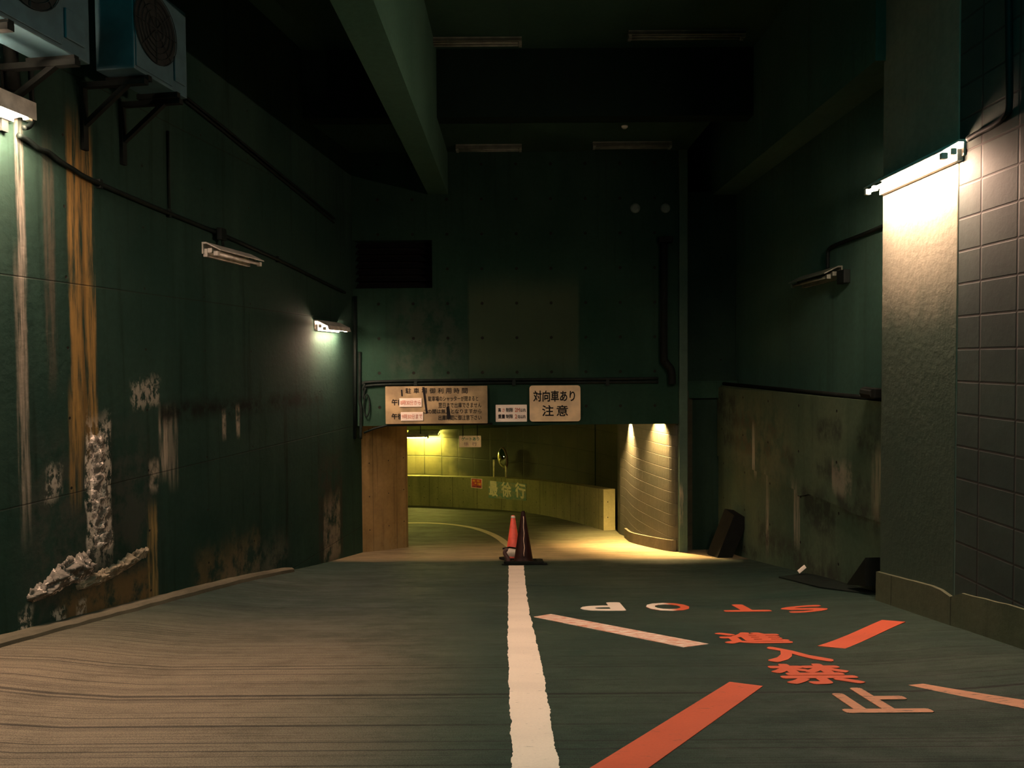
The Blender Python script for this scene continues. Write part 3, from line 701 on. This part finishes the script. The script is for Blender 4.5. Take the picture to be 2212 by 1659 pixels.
def bulkhead(i, label):
    i = min(range(len(rp)), key=lambda k: abs(rp[k].y - i)); p = rp[i]; d = (rp[i + 1] - rp[i - 1]).normalized(); nn = Vector((-d.y, d.x, 0))
    zz = zci(p.y) - .16; c = Vector((p.x, p.y, zz))
    t = thing('bulkhead_light', label, 'light', c, 'lamps hidden behind the lintel')
    bm = bmesh.new(); fbox(bm, c, d, nn, Z, (-.11, .11), (-.0, .14), (.06, .12), bev=.01); obj('hood', bm, M_WHMET, t)
    for k in (-.0925, .0925):
        bm = bmesh.new(); fbox(bm, c, d, nn, Z, (k - .007, k + .007), (-.0, .125), (-.12, .07)); obj('side_plate', bm, M_DKMET, t)
    bm = bmesh.new(); fbox(bm, c, d, nn, Z, (-.0995, .0995), (.115, .125), (-.12, .07)); obj('front_shade', bm, M_DKMET, t)
    bm = bmesh.new(); bmesh.ops.create_icosphere(bm, subdivisions=2, radius=.04, matrix=Matrix.Translation(c + nn * .07)); obj('bulb', bm, E_B, t, smooth=True)
hz = zci(DEND + .58) - .0
fluorescent('tunnel_light', 'lit strip light on the tunnel soffit just behind the right of the lintel', 'lamps hidden behind the lintel', (.55, DEND + .58, hz), (1.95, DEND + .58, hz), (0, 0, -1), (0, 1, 0), glow('glowing_soffit_tube', (1.0, .66, .30), S_HID), kind='ceiling')
bulkhead(rb[1].y + .35, 'lit bulkhead lamp above the nearer glowing streak on the right tunnel wall')
bulkhead(rb[3].y - 1.5, 'lit bulkhead lamp above the farther glowing streak on the right tunnel wall')

# ------------------------------------------------------------------ signs
SY = DEND - .0
def sign(name, label, px0, px1, py0, py1, mat, thick=.03, off=.0, round_=.02, cat='sign', Yp=None):
    Yp = Yp or SY; a = on_y(px0, py1, Yp); b = on_y(px1, py0, Yp)
    t = thing(name, label, cat, ((a.x + b.x) / 2, Yp, a.z))
    bm = bmesh.new(); box(bm, a.x, b.x, Yp - off - thick, Yp - off, a.z, b.z)
    es = [e for e in bm.edges if abs((e.verts[0].co - e.verts[1].co).y) > thick * .5]
    bmesh.ops.bevel(bm, geom=es, offset=round_, segments=4, affect='EDGES', profile=.5)
    obj('board', bm, mat, t); return t, Yp - off - thick
def stext(t, Yf, s, px0, px1, py0, py1, mat, bold=.0, nm='lettering'):
    a = on_y(px0, py1, Yf); b = on_y(px1, py0, Yf)
    return place_text(nm, s, Vector(((a.x + b.x) / 2, Yf, (a.z + b.z) / 2)), X, Z, b.x - a.x, b.z - a.z, mat, t, bold)
t, yf = sign('notice_board', 'large faded parking hours board with two white patches over the tunnel mouth', 835, 1053, 833, 915, M_SIGN, .05, .04, .01)
for i, ch in enumerate('駐車場御利用時間'): stext(t, yf, ch, 876 + i * 17.4, 888 + i * 17.4, 838, 850, M_INK, .012, 'character')
stext(t, yf, '午前', 846, 872, 862, 876, M_INK, .03); stext(t, yf, '午後', 846, 872, 893, 906, M_INK, .03)
stext(t, yf, '駐車場のシャッターが閉まると', 925, 1033, 855, 867, M_INK, .01); stext(t, yf, '翌日まで出庫できません', 947, 1040, 869, 881, M_INK, .01)
stext(t, yf, 'この間は無人となりますから', 915, 1040, 883, 894, M_INK, .01); stext(t, yf, '出庫時間に御注意下さい', 947, 1040, 896, 908, M_INK, .01)
for (a, b, c, d, s) in ((863, 911, 860, 879, '8時30分から'), (866, 914, 890, 909, '9時30分まで')):
    p, q = on_y(a, d, yf), on_y(b, c, yf); bm = bmesh.new(); box(bm, p.x, q.x, yf - .012, yf - .001, p.z, q.z, bev=.003)
    pt = obj('patch', bm, M_SIGNW, t); pt['label'] = 'white pasted patch with orange numerals'; stext(pt, yf - .012, s, a + 2, b - 2, c + 4, d - 4, M_INKR, .0)
bm = bmesh.new()
for P in ([(912, 836), (917, 836), (924, 893), (920, 894)], [(964, 880), (970, 877), (974, 905), (966, 906)], [(866, 842), (869, 842), (870, 856), (867, 856)]):
    obj('rust_streak', prism(bmesh.new(), [on_y(*p, yf - .004) for p in P], (0, .003, 0)), M_INK, t)
t, yf = sign('oncoming_traffic_sign', 'cream sign with bold black characters, right of the small white plate', 1144, 1253, 832, 910, M_SIGN2, .04, .03, .05)
stext(t, yf, '対向車あり', 1152, 1242, 843, 868, M_INK, .022); stext(t, yf, '注', 1171, 1196, 875, 899, M_INK, .018); stext(t, yf, '意', 1202, 1227, 875, 899, M_INK, .015)
t, yf = sign('height_limit_plate', 'small white plate with two lines of text between the two larger boards', 1071, 1138, 874, 911, M_SIGNW, .015, .0, .006)
for (s, a, b, c, d, m) in (('高', 1076, 1082, 881, 890, M_INK), ('さ', 1085, 1090, 882, 890, M_INKR), ('制限', 1093, 1108, 881, 890, M_INK), ('2M', 1112, 1123, 881, 890, M_INKR), ('以内', 1124, 1135, 882, 890, M_INK),
                           ('重量', 1076, 1091, 895, 904, M_INK), ('制限', 1093, 1108, 895, 904, M_INK), ('2', 1112, 1117, 895, 904, M_INKR), ('屯以内', 1118, 1135, 896, 904, M_INK)):
    stext(t, yf, s, a, b, c, d, m, .02)
YG = 16.6
t, yf = sign('hanging_sign', 'white hanging sign with green and purple characters inside the tunnel', 992, 1039, 941, 966, M_SIGNW, .02, .0, .015, Yp=YG)
stext(t, yf, 'ゲートあり', 997, 1035, 944, 952, M_INKG, .02); stext(t, yf, '徐', 1002, 1012, 955, 963, M_INKP, .0, 'character'); stext(t, yf, '行', 1020, 1030, 955, 963, M_INKP, .0, 'character')
for px in (1000, 1031):
    a = on_y(px, 941, YG - .01); bm = bmesh.new(); tube(bm, [a - Z * .03, Vector((a.x, a.y, zci(a.y) + .02))], .012, 8); obj('hanger', bm, M_DKMET, t, smooth=True)

# parapet lettering, poster and mirror
def on_par(px, py):
    best = None
    for p, q in zip(pp, pp[1:]):
        d = (q - p); n_ = Vector((d.y, -d.x, 0)).normalized(); h = on_plane(px, py, p, n_); s = (h - p).dot(d) / d.length_squared
        if -.02 <= s <= 1.02 and h.y > 10: best = (h, d.normalized())
    if best is None: raise RuntimeError('parapet %s' % px)
    h, d = best; A = -d if d.x < 0 else d; A = Vector((A.x, A.y, 0)).normalized(); N = A.cross(Z)
    return h, A, N
t = thing('painted_panel', 'weathered teal panel with three cream characters on the curved parapet', 'sign', on_par(1096, 1072)[0])
bm = bmesh.new(); R = []
for i in range(13):
    px = 1056 + (1137 - 1056) * i / 12; a, A, N = on_par(px, 1075 + i * .55); b, _, _ = on_par(px, 1039 + i * .55)
    R.append([bm.verts.new(q) for q in (a + N * .002, a + N * .012, b + N * .012, b + N * .002)])
for a, b in zip(R, R[1:]):
    for k in range(3): bm.faces.new((a[k], a[k + 1], b[k + 1], b[k]))
bm.faces.new(R[0]); bm.faces.new(R[-1][::-1]); bmesh.ops.recalc_face_normals(bm, faces=bm.faces)
g = G('faded_teal_paint'); fl = g.noise(9, 9, 4, .7); M_TEAL = g.fin(g.mix(g.ss(fl, .35, .6), (.36, .30, .15), (.14, .25, .18)), .8)
obj('panel', bm, M_TEAL, t)
M_CREAM = plain('cream_paint', (.78, .66, .42), .7, 0, .1)
for ch, a, b, c, d in (('最', 1057, 1076, 1039, 1072), ('徐', 1084, 1105, 1041, 1074), ('行', 1113, 1136, 1043, 1076)):
    h, A, N = on_par((a + b) / 2, (c + d) / 2); l_, r_ = on_par(a, (c + d) / 2)[0], on_par(b, (c + d) / 2)[0]; k = (r_ - l_).length
    z0, z1 = on_par((a + b) / 2, d)[0].z, on_par((a + b) / 2, c)[0].z
    place_text('character', ch, h, A, Z, k, z1 - z0, M_CREAM, t, .03, rise=.016, thick=.003)
h, A, N = on_par(1030, 1044)
t = thing('poster', 'small red and orange poster on the parapet left of the painted panel', 'poster', h)
s0 = (on_par(1042, 1044)[0] - on_par(1018, 1044)[0]).length / 2; hh = (on_par(1030, 1034)[0].z - on_par(1030, 1055)[0].z) / 2
bm = bmesh.new(); fbox(bm, h, A, N, Z, (-s0, s0), (.002, .012), (-hh, hh)); obj('sheet', bm, plain('pale_border', (.75, .55, .5), .6), t)
bm = bmesh.new(); fbox(bm, h, A, N, Z, (-s0 * .88, s0 * .88), (.012, .014), (-hh * .88, hh * .88)); obj('red_field', bm, plain('poster_red', (.55, .06, .05), .6), t)
bm = bmesh.new()
for a, b, r in ((-.45, .5, .22), (.3, .5, .22), (.45, -.1, .32), (-.2, .0, .15)):
    fbox(bm, h, A, N, Z, ((a - r) * s0, (a + r) * s0), (.014, .016), ((b - r * .8) * hh, (b + r * .8) * hh))
obj('orange_block', bm, plain('poster_orange', (.85, .30, .04), .6), t)
bm = bmesh.new()
for a in (-.6, -.3, .1, .4, .65):
    fbox(bm, h, A, N, Z, ((a - .1) * s0, (a + .1) * s0), (.014, .0165), (-.78 * hh, -.55 * hh))
obj('dark_block', bm, plain('poster_purple', (.12, .02, .08), .6), t)
# convex mirror on two stubs
hb, A, N = on_par(1080, 1030)
mc = hb - N * .14; mc = on_plane(1079, 991, mc, N)
t = thing('convex_mirror', 'round convex traffic mirror on two short posts above the parapet', 'mirror', (mc.x, mc.y, ptop(mc.x, mc.y)))
face = (N + A * -.55 + Z * -.08).normalized(); Ux = Z.cross(face).normalized(); Uy = face.cross(Ux)
MM = Matrix(((Ux.x, Uy.x, face.x, mc.x), (Ux.y, Uy.y, face.y, mc.y), (Ux.z, Uy.z, face.z, mc.z), (0, 0, 0, 1)))
Rm = .30
g = G('mirror_glass'); M_MIR = g.fin((.85, .85, .8), .06, 1.0)
obj('mirror_face', lathe(bmesh.new(), [(Rm * math.sin(a), .55 * Rm * math.cos(a) - .12) for a in [math.pi / 2 * (1 - i / 12) + .001 for i in range(13)]], 40, MM), M_MIR, t, smooth=True)
obj('rim', lathe(bmesh.new(), [(Rm * .9, -.16), (Rm + .025, -.15), (Rm + .03, -.10), (Rm, -.085), (Rm - .02, -.1)], 40, MM), plain('orange_brown_rim', (.10, .06, .03), .6), t, smooth=True)
for px in (1067, 1093):
    b0 = on_plane(px, 1034, mc, N); z0 = ptop(b0.x, b0.y) - .01
    bm = bmesh.new(); tube(bm, [Vector((b0.x, b0.y, z0)), Vector((b0.x, b0.y, mc.z - .05))], .028, 10); obj('post', bm, plain('cream_post_paint', (.6, .52, .28), .5), t, smooth=True)
bm = bmesh.new(); b0, b1 = on_plane(1064, 990, mc - N * .12, N), on_plane(1096, 990, mc - N * .12, N); tube(bm, [b0, b1], .02, 8); obj('bracket', bm, M_DKMET, t)

# ------------------------------------------------------------------ cones
def cone(label, px, py, hgt, mat, band, seed, rb_=.15, stripe=False):
    c = on_floor(px, py); tl = math.atan(SLOPE)
    t = thing('traffic_cone', label, 'traffic cone', c, 'traffic cones on the centre line')
    Rx = Matrix.Translation(c) @ Matrix.Rotation(-tl, 4, 'X') @ Matrix.Rotation(seed * .35, 4, 'Z')
    bm = bmesh.new(); box(bm, -.19, .19, -.19, .19, .006, .035)
    es = [e for e in bm.edges if abs((e.verts[0].co - e.verts[1].co).z) > .02]; bmesh.ops.bevel(bm, geom=es, offset=.05, segments=3, affect='EDGES', profile=.5); bm.transform(Rx)
    obj('base', bm, M_BLACK, t)
    N_ = 14; prof = [(rb_ + .015, .035), (rb_, .05)] + [(rb_ + (.028 - rb_) * (i / N_), .05 + (hgt - .05) * i / N_) for i in range(1, N_)] + [(.028, hgt - .012), (.022, hgt), (.014, hgt), (.014, hgt - .06)]
    obj('body', lathe(bmesh.new(), prof, 28, Rx), mat, t, smooth=True)
    def rad(z): return rb_ + (.028 - rb_) * (z - .05) / (hgt - .05)
    for z0, z1, m in band:
        obj('band', lathe(bmesh.new(), [(rad(z0) - .004, z0), (rad(z0) + .003, z0), (rad(z1) + .003, z1), (rad(z1) - .004, z1)], 28, Rx), m, t, smooth=True)
    if stripe:
        a = math.radians(-86) - seed * .35; P = [Rx @ Vector(((rad(z) + .003) * math.cos(a + j), (rad(z) + .003) * math.sin(a + j), z)) for z, j in [(hgt - .08 - (hgt - .2) * i / 14, .05 * math.sin(i * 1.3)) for i in range(15)]]
        obj('seam', tube(bmesh.new(), P, .006, 6), plain('pale_seam', (.62, .42, .30), .6), t, smooth=True)  # pale line down the front of the cone
    return t, c, Rx
W_ = plain('white_cone_sleeve', (.85, .72, .58), .5, 0, .1)
t1, c1, R1 = cone('tall traffic cone in front, its colour darkened for backlighting, with a pale seam down it', 1131, 1217, .79, M_CONED, [], 0, .145, True)
t2, c2, R2 = cone('clean red traffic cone behind and left of the dark one', 1109, 1209, .70, M_CONE, [(.06, .20, W_), (.655, .69, W_)], 1, .125)
bm = bmesh.new(); a = R2 @ Vector((0, 0, 0)); R2i = R2 @ Matrix.Rotation(-.35, 4, 'Z')
tube(bm, [R2i @ Vector((-.17, -.13, .185)), R2i @ Vector((-.06, -.14, .205)), R2i @ Vector((.05, -.14, .19))], .013, 8); o = obj('cone_bar_hook', bm, M_BLACK, t2, smooth=True)
# rubber weight the cones stand in, with its lifting loop
wc = R1
t = thing('cone_weight', 'flat black rubber weight around the foot of the dark cone', 'cone weight', c1)
bm = bmesh.new(); box(bm, -.27, .30, -.235, -.195, .004, .055, bev=.012); box(bm, -.27, .28, .195, .235, .004, .05, bev=.012); box(bm, -.30, -.195, -.20, .20, .004, .05, bev=.012); box(bm, .195, .30, -.2, .2, .004, .05, bev=.012)
box(bm, -.33, -.26, -.25, -.16, .003, .02, bev=.006); box(bm, .28, .35, -.25, -.15, .003, .03, bev=.006); bm.transform(R1); obj('ring', bm, M_BLACK, t)
bm = bmesh.new(); pts = smooth_path([(-.22, -.15, .03), (-.245, -.15, .10), (-.285, -.15, .17), (-.265, -.15, .22), (-.235, -.15, .215)], 6)
tube(bm, [R1 @ p for p in pts], [.035 - .012 * i / len(pts) for i in range(len(pts))], 8); obj('lifting_loop', bm, plain('brown_rubber_loop', (.06, .025, .02), .6), t, smooth=True)

# ------------------------------------------------------------------ pipes and conduits
def pipe(name, label, pts, r, mat=None, group=None, clamps=(), cat='pipe', seg=10):
    o = obj(name, tube(bmesh.new(), pts, r, seg), mat or M_DKMET, smooth=True); tag(o, label, cat, group)
    for c, A_, B_, C_, sz in clamps:
        bm = bmesh.new(); fbox(bm, Vector(c), A_, B_, C_, (-sz[0], sz[0]), (-sz[1], sz[1]), (-sz[2], sz[2]), bev=.003); obj('clamp', bm, mat or M_DKMET, o)
    return o
cgp = 'conduits on the walls'
low = [(40, 292), (62, 304), (85, 322), (104, 328), (128, 347), (160, 367), (200, 390), (330, 446), (470, 503), (580, 551), (640, 580), (700, 610), (745, 632)]
lp = [on_wall(*p, .03) for p in low]
pipe('conduit', 'dark conduit dropping along the left wall above the unlit strip light', smooth_path(lp, 4), .022, None, cgp, [(on_wall(x, y, .022), WT, Z, WN, (.02, .04, .022)) for x, y in ((215, 397), (365, 461), (600, 560))])
for k, (dy, lb) in enumerate(((0, 'upper of the two thin conduits behind the farther air conditioner'), (9, 'lower of the two thin conduits behind the farther air conditioner'))):
    pipe('conduit', lb, [on_wall(x, y + dy, .025) for x, y in ((400, 209), (480, 272), (560, 338), (640, 404), (722, 472))], .016, None, cgp)
pipe('conduit', 'thin vertical conduit rising from the sloping one on the left wall', [on_wall(363, 283, .015), on_wall(366, 450, .015)], .013, None, cgp)
bm = bmesh.new(); c = on_wall(479, 506, .088); fbox(bm, c, WT, Z, WN, (-.06, .06), (-.07, .07), (-.03, .03), bev=.01)
t = obj('junction_box', bm, M_DKMET); tag(t, 'dark junction box on the sloping conduit above the unlit strip light', 'junction box')
bm = bmesh.new(); tube(bm, [on_wall(480, 512, .08), on_wall(482, 532, .08)], .016, 8); obj('stub', bm, M_DKMET, t, smooth=True)
# end wall conduits
def ew(px, py, o): return on_y(px, py, DEND - o)
cl_ = [(ew(x, 826, .03), X, Z, Y, (.03, .055, .03)) for x in (898, 1110, 1312)]
pipe('conduit', 'upper dark conduit across the end wall over the signs', smooth_path([ew(784, 842, .04), ew(788, 832, .04), ew(802, 825, .04), ew(1000, 821, .04), ew(1300, 818.5, .04), ew(1422, 817, .04)], 6), .024, None, cgp, cl_)
pipe('conduit', 'lower dark conduit across the end wall over the signs', smooth_path([ew(785, 860, .035), ew(789, 842, .035), ew(808, 832, .035), ew(1000, 828, .035), ew(1300, 825.5, .035), ew(1422, 825, .035)], 6), .022, None, cgp)
pipe('conduit', 'thin dark conduit along the lower edge of the lintel', [ew(786, 935, .03), ew(808, 926, .03), ew(835, 919, .03), ew(1064, 915.5, .03)], .018, None, cgp)
pipe('riser_pipe', 'left of two thin riser pipes at the left corner of the end wall', [ew(767, 640, .05), ew(767, 948, .05)], .03, None, 'riser pipes at the left corner')
pipe('riser_pipe', 'right of two thin riser pipes at the left corner of the end wall', smooth_path([ew(777, 760, .04), ew(777, 860, .04), ew(780, 885, .04), ew(779, 948, .04)], 6), .026, None, 'riser pipes at the left corner')
coil = [ew(792 + 6 * math.cos(a), 876 + 24 * math.sin(a), .05 + .01 * math.sin(a * 2)) for a in [i * .35 for i in range(34)]]
pipe('cable_coil', 'loose coil of dark cable hanging by the riser pipes', coil, .012, None, None, (), 'cable', 6)
pts = smooth_path([ew(1434, 522, .09), ew(1434, 640, .09), ew(1434, 768, .09), ew(1437, 782, .09), ew(1450, 800, .09), ew(1452, 830, .09)], 8)
t = pipe('drain_pipe', 'black drain pipe down the right of the end wall with a jog at the foot', pts, .065, M_BLACK, None, (), 'pipe', 16)
bm = bmesh.new(); a = ew(1437, 518, .08); fbox(bm, a, X, Y, Z, (-.12, .12), (-.08, .08), (-.05, .05), bev=.01); obj('collar', bm, M_BLACK, t)
for px, lb in ((1372, 'left of two pale round wall caps high on the end wall'), (1437, 'right of two pale round wall caps high on the end wall')):
    c = ew(px, 450, .0); M_ = Matrix.Translation(c) @ Matrix.Rotation(math.pi / 2, 4, 'X')
    o = obj('vent_cap', lathe(bmesh.new(), [(.085, .0), (.085, .012), (.07, .03), (.03, .036), (.01, .03)], 28, M_), plain('pale_cap', (.10, .14, .12), .6), smooth=True); tag(o, lb, 'vent cap', 'round caps on the end wall')
# right wall pipes
rw = 3.97 - .03
pipe('conduit', 'bent dark conduit feeding the unlit strip light on the recessed wall', smooth_path([on_x(1925, 481, rw), on_x(1860, 508, rw), on_x(1808, 528, rw), on_x(1791, 538, rw), on_x(1788, 552, rw), on_x(1788, 580, rw)], 5), .022, None, cgp)
bm = bmesh.new(); fbox(bm, on_x(1822, 598, 3.93), Y, Z, X, (-.10, .10), (-.08, .08), (-.04, .04), bev=.01); o = obj('junction_box', bm, M_DKMET); tag(o, 'black box at the near end of the unlit light on the recessed wall', 'junction box')
pr = RX - .03
pipe('conduit', 'tall conduit on the block wall bending to the bright strip light', smooth_path([on_x(2178, -60, pr), on_x(2180, 120, pr), on_x(2180, 225, pr), on_x(2172, 250, pr), on_x(2150, 268, pr), on_x(2120, 284, pr), on_x(2092, 300, pr)], 6), .024, M_DKMET, cgp)
def lowl(px, py, o): return on_low(px, py, o)
pipe('ledge_pipe', 'dark pipe lying along the ledge of the right wall', [Vector((3.89, YP1 + .05, LEDZ + .031)), Vector((3.83, 10, LEDZ + .031)), Vector((3.72, 13.65, LEDZ + .031))], .028, M_BLACK)
bm = bmesh.new(); c = on_low(1886, 850, .06); fbox(bm, c, dl, Z, NL, (-.16, .14), (-.05, .06), (-.05, .07), bev=.015); tube(bm, [c + Z * -.0 + NL * .03 - dl * .1, c + NL * .03 + dl * .12 + Z * .01], .06, 10)
o = obj('pipe_valve', bm, M_BLACK); tag(o, 'black valve box at the pillar end of the ledge pipe', 'valve')

# ------------------------------------------------------------------ air conditioners on wall brackets
def wl(y, o, z): return Vector((xw(y), y, 0)) + WN * o + Z * z
def aircon(label, pf, pn, hgt, back, fan_c, fan_r, fig):
    """far and near lower front corners as pixels"""
    O_ = .60; f = on_wall(*pf, O_); zb = f.z
    nr = on_wall(*pn, O_) if pn else None
    ln = (f - nr).dot(WT) if nr else .98
    base = f - WT * ln - WN * back                       # near, back, bottom corner
    t = thing('air_conditioner', label, 'air conditioner', base, 'air conditioner units on the left wall')
    def fb(bm, a, b, c, bev=0): return fbox(bm, base, WT, WN, Z, a, b, c, bev)
    obj('casing', fb(bmesh.new(), (0, ln), (0, back), (0, hgt), .012), M_AC, t)
    obj('front_panel', fb(bmesh.new(), (.015, ln * .68), (back, back + .012), (.03, hgt - .03), .004), M_AC, t)
    cpt = base + WT * ln * .36 + WN * (back + .012) + Z * fan_c
    Mx = Matrix(((WT.x, 0, WN.x, cpt.x), (WT.y, 0, WN.y, cpt.y), (WT.z, 1, WN.z, cpt.z), (0, 0, 0, 1)))
    obj('fan_opening', lathe(bmesh.new(), [(fan_r, 0), (fan_r, .006), (fan_r * .2, .004), (.01, .004)], 36, Mx), M_ACD, t, smooth=False)
    bm = bmesh.new()
    for r in [fan_r * k / 6 for k in range(2, 7)]:
        tube(bm, [Mx @ Vector((r * math.cos(a), r * math.sin(a), .016)) for a in [i * math.pi / 18 for i in range(37)]], .004, 5, False)
    for a in [i * math.pi / 4 for i in range(8)]:
        tube(bm, [Mx @ Vector((.02 * math.cos(a), .02 * math.sin(a), .016)), Mx @ Vector((fan_r * math.cos(a), fan_r * math.sin(a), .016))], .004, 5)
    obj('fan_guard', bm, M_ACD, t)
    bm = bmesh.new(); fb(bm, (ln * .72, ln * .93), (back, back + .02), (hgt * .12, hgt * .4), .008); obj('service_cover', bm, M_AC, t)
    for s in (.16, ln - .2):
        obj('foot', fb(bmesh.new(), (s, s + .05), (-.03, back + .02), (-.045, 0.002)), M_RUST, t)
    return base, ln
b2, l2 = aircon('farther air conditioner on brackets, its fan facing the ramp', (405, 214), (290, 132), .80, .36, .44, .30, 0)
f1 = on_wall(195, 138, .60)
b1, l1 = aircon('nearer air conditioner, cut by the top left corner, lit from below', (195, 140), None, .80, .36, .46, .30, 1)
def bracket(label, y, zt, outw, drop):
    t = thing('wall_bracket', label, 'bracket', wl(y, 0, zt - drop), 'brackets under the air conditioners'); P0_ = Vector((xw(y), y, 0))
    obj('leg', fbox(bmesh.new(), P0_, WT, WN, Z, (-.03, .03), (.0, .035), (zt - drop, zt)), M_RUST, t)
    obj('arm', fbox(bmesh.new(), P0_, WT, WN, Z, (-.03, .03), (.035, outw), (zt - .045, zt)), M_RUST, t)
    a = P0_ + WN * .03 + Z * (zt - drop * .62); b = P0_ + WN * (outw * .72) + Z * (zt - .03)
    d = (b - a); L_ = d.length; d.normalize(); n_ = WT.cross(d)
    obj('strut', fbox(bmesh.new(), a, WT, d, n_, (-.022, .022), (0, L_), (-.02, .02)), M_RUST, t)
yb2 = on_wall(262, 300).y; yb1 = on_wall(178, 260).y
bracket('wall bracket with a diagonal strut under the far end of the farther air conditioner', yb2, b2.z - .045, .62, .58)
bracket('wall bracket with a diagonal strut under the near end of the farther air conditioner', yb1, b2.z - .045, .62, .58)
yb0 = f1.y - .12
bracket('wall bracket under the far end of the nearer air conditioner', yb0, b1.z - .045, .66, .5)
bracket('wall bracket under the near end of the nearer air conditioner', yb0 - .62, b1.z - .045, .66, .5)
pts = smooth_path([on_wall(66, 120, .10), on_wall(68, 200, .08), on_wall(72, 250, .06), on_wall(64, 272, .07), on_wall(52, 276, .08)], 7)
pipe('cable_loop', 'dark cable looping down from the nearer air conditioner to the glowing light', pts, .020, None, None, (), 'cable')
pipe('refrigerant_pipe', 'thick dark pipe on the wall beside the cable loop', [on_wall(20, 60, .06), on_wall(26, 160, .06), on_wall(28, 195, .06)], .05, M_BLACK)

# ------------------------------------------------------------------ odds and ends at the right wall
YS = 12.3
bl, tr = on_y(1560, 1216, YS), on_y(1602, 1115, YS)
a = on_y(1546, 1214, YS); b = on_y(1576, 1219, YS); c = on_y(1619, 1118, YS); d = on_y(1586, 1113, YS)
bm = prism(bmesh.new(), [a, b, c, d], (0, .55, 0)); o = obj('leaning_slab', bm, M_WOOD); tag(o, 'dark thick slab leaning against the right wall by the jamb', 'slab')
a, b, c = on_low(1860, 1262, .02), on_low(1902, 1204, .02), on_low(1902, 1266, .02)
bm = prism(bmesh.new(), [a, b, c], NL * .16); o = obj('corner_wedge', bm, M_BLACK); tag(o, 'black triangular wedge standing against the far side of the pillar', 'wedge')
q = [on_floor(*p) for p in ((1682, 1248), (1770, 1270), (1840, 1280), (1898, 1286), (1898, 1268), (1800, 1250), (1740, 1240))]
bm = prism(bmesh.new(), [p + Z * .002 for p in q], Z * .012); o = obj('gutter_plate', bm, plain('dark_steel_plate', (.007, .012, .010), .7)); tag(o, 'dark steel plate over the gutter at the foot of the right wall', 'gutter cover')
c = on_floor(1732, 1244)
bm = bmesh.new(); fbox(bm, c + Z * .085, Vector((.8, .2, .55)).normalized(), Y, Vector((-.55, 0, .8)).normalized(), (-.06, .06), (-.012, .012), (-.02, .02), bev=.004); o = obj('litter', bm, M_SIGNW); tag(o, 'scrap of pale litter lying in the gutter by the right wall', 'litter')
c = on_y(1349, 272, DEND - .9); c.z = CEIL2
o = obj('smoke_detector', lathe(bmesh.new(), [(.05, 0), (.05, -.02), (.03, -.04), (.01, -.042)], 20, Matrix.Translation(on_z(1349, 272, CEIL2))), M_WHMET, smooth=True); tag(o, 'small pale detector on the lower soffit', 'detector')
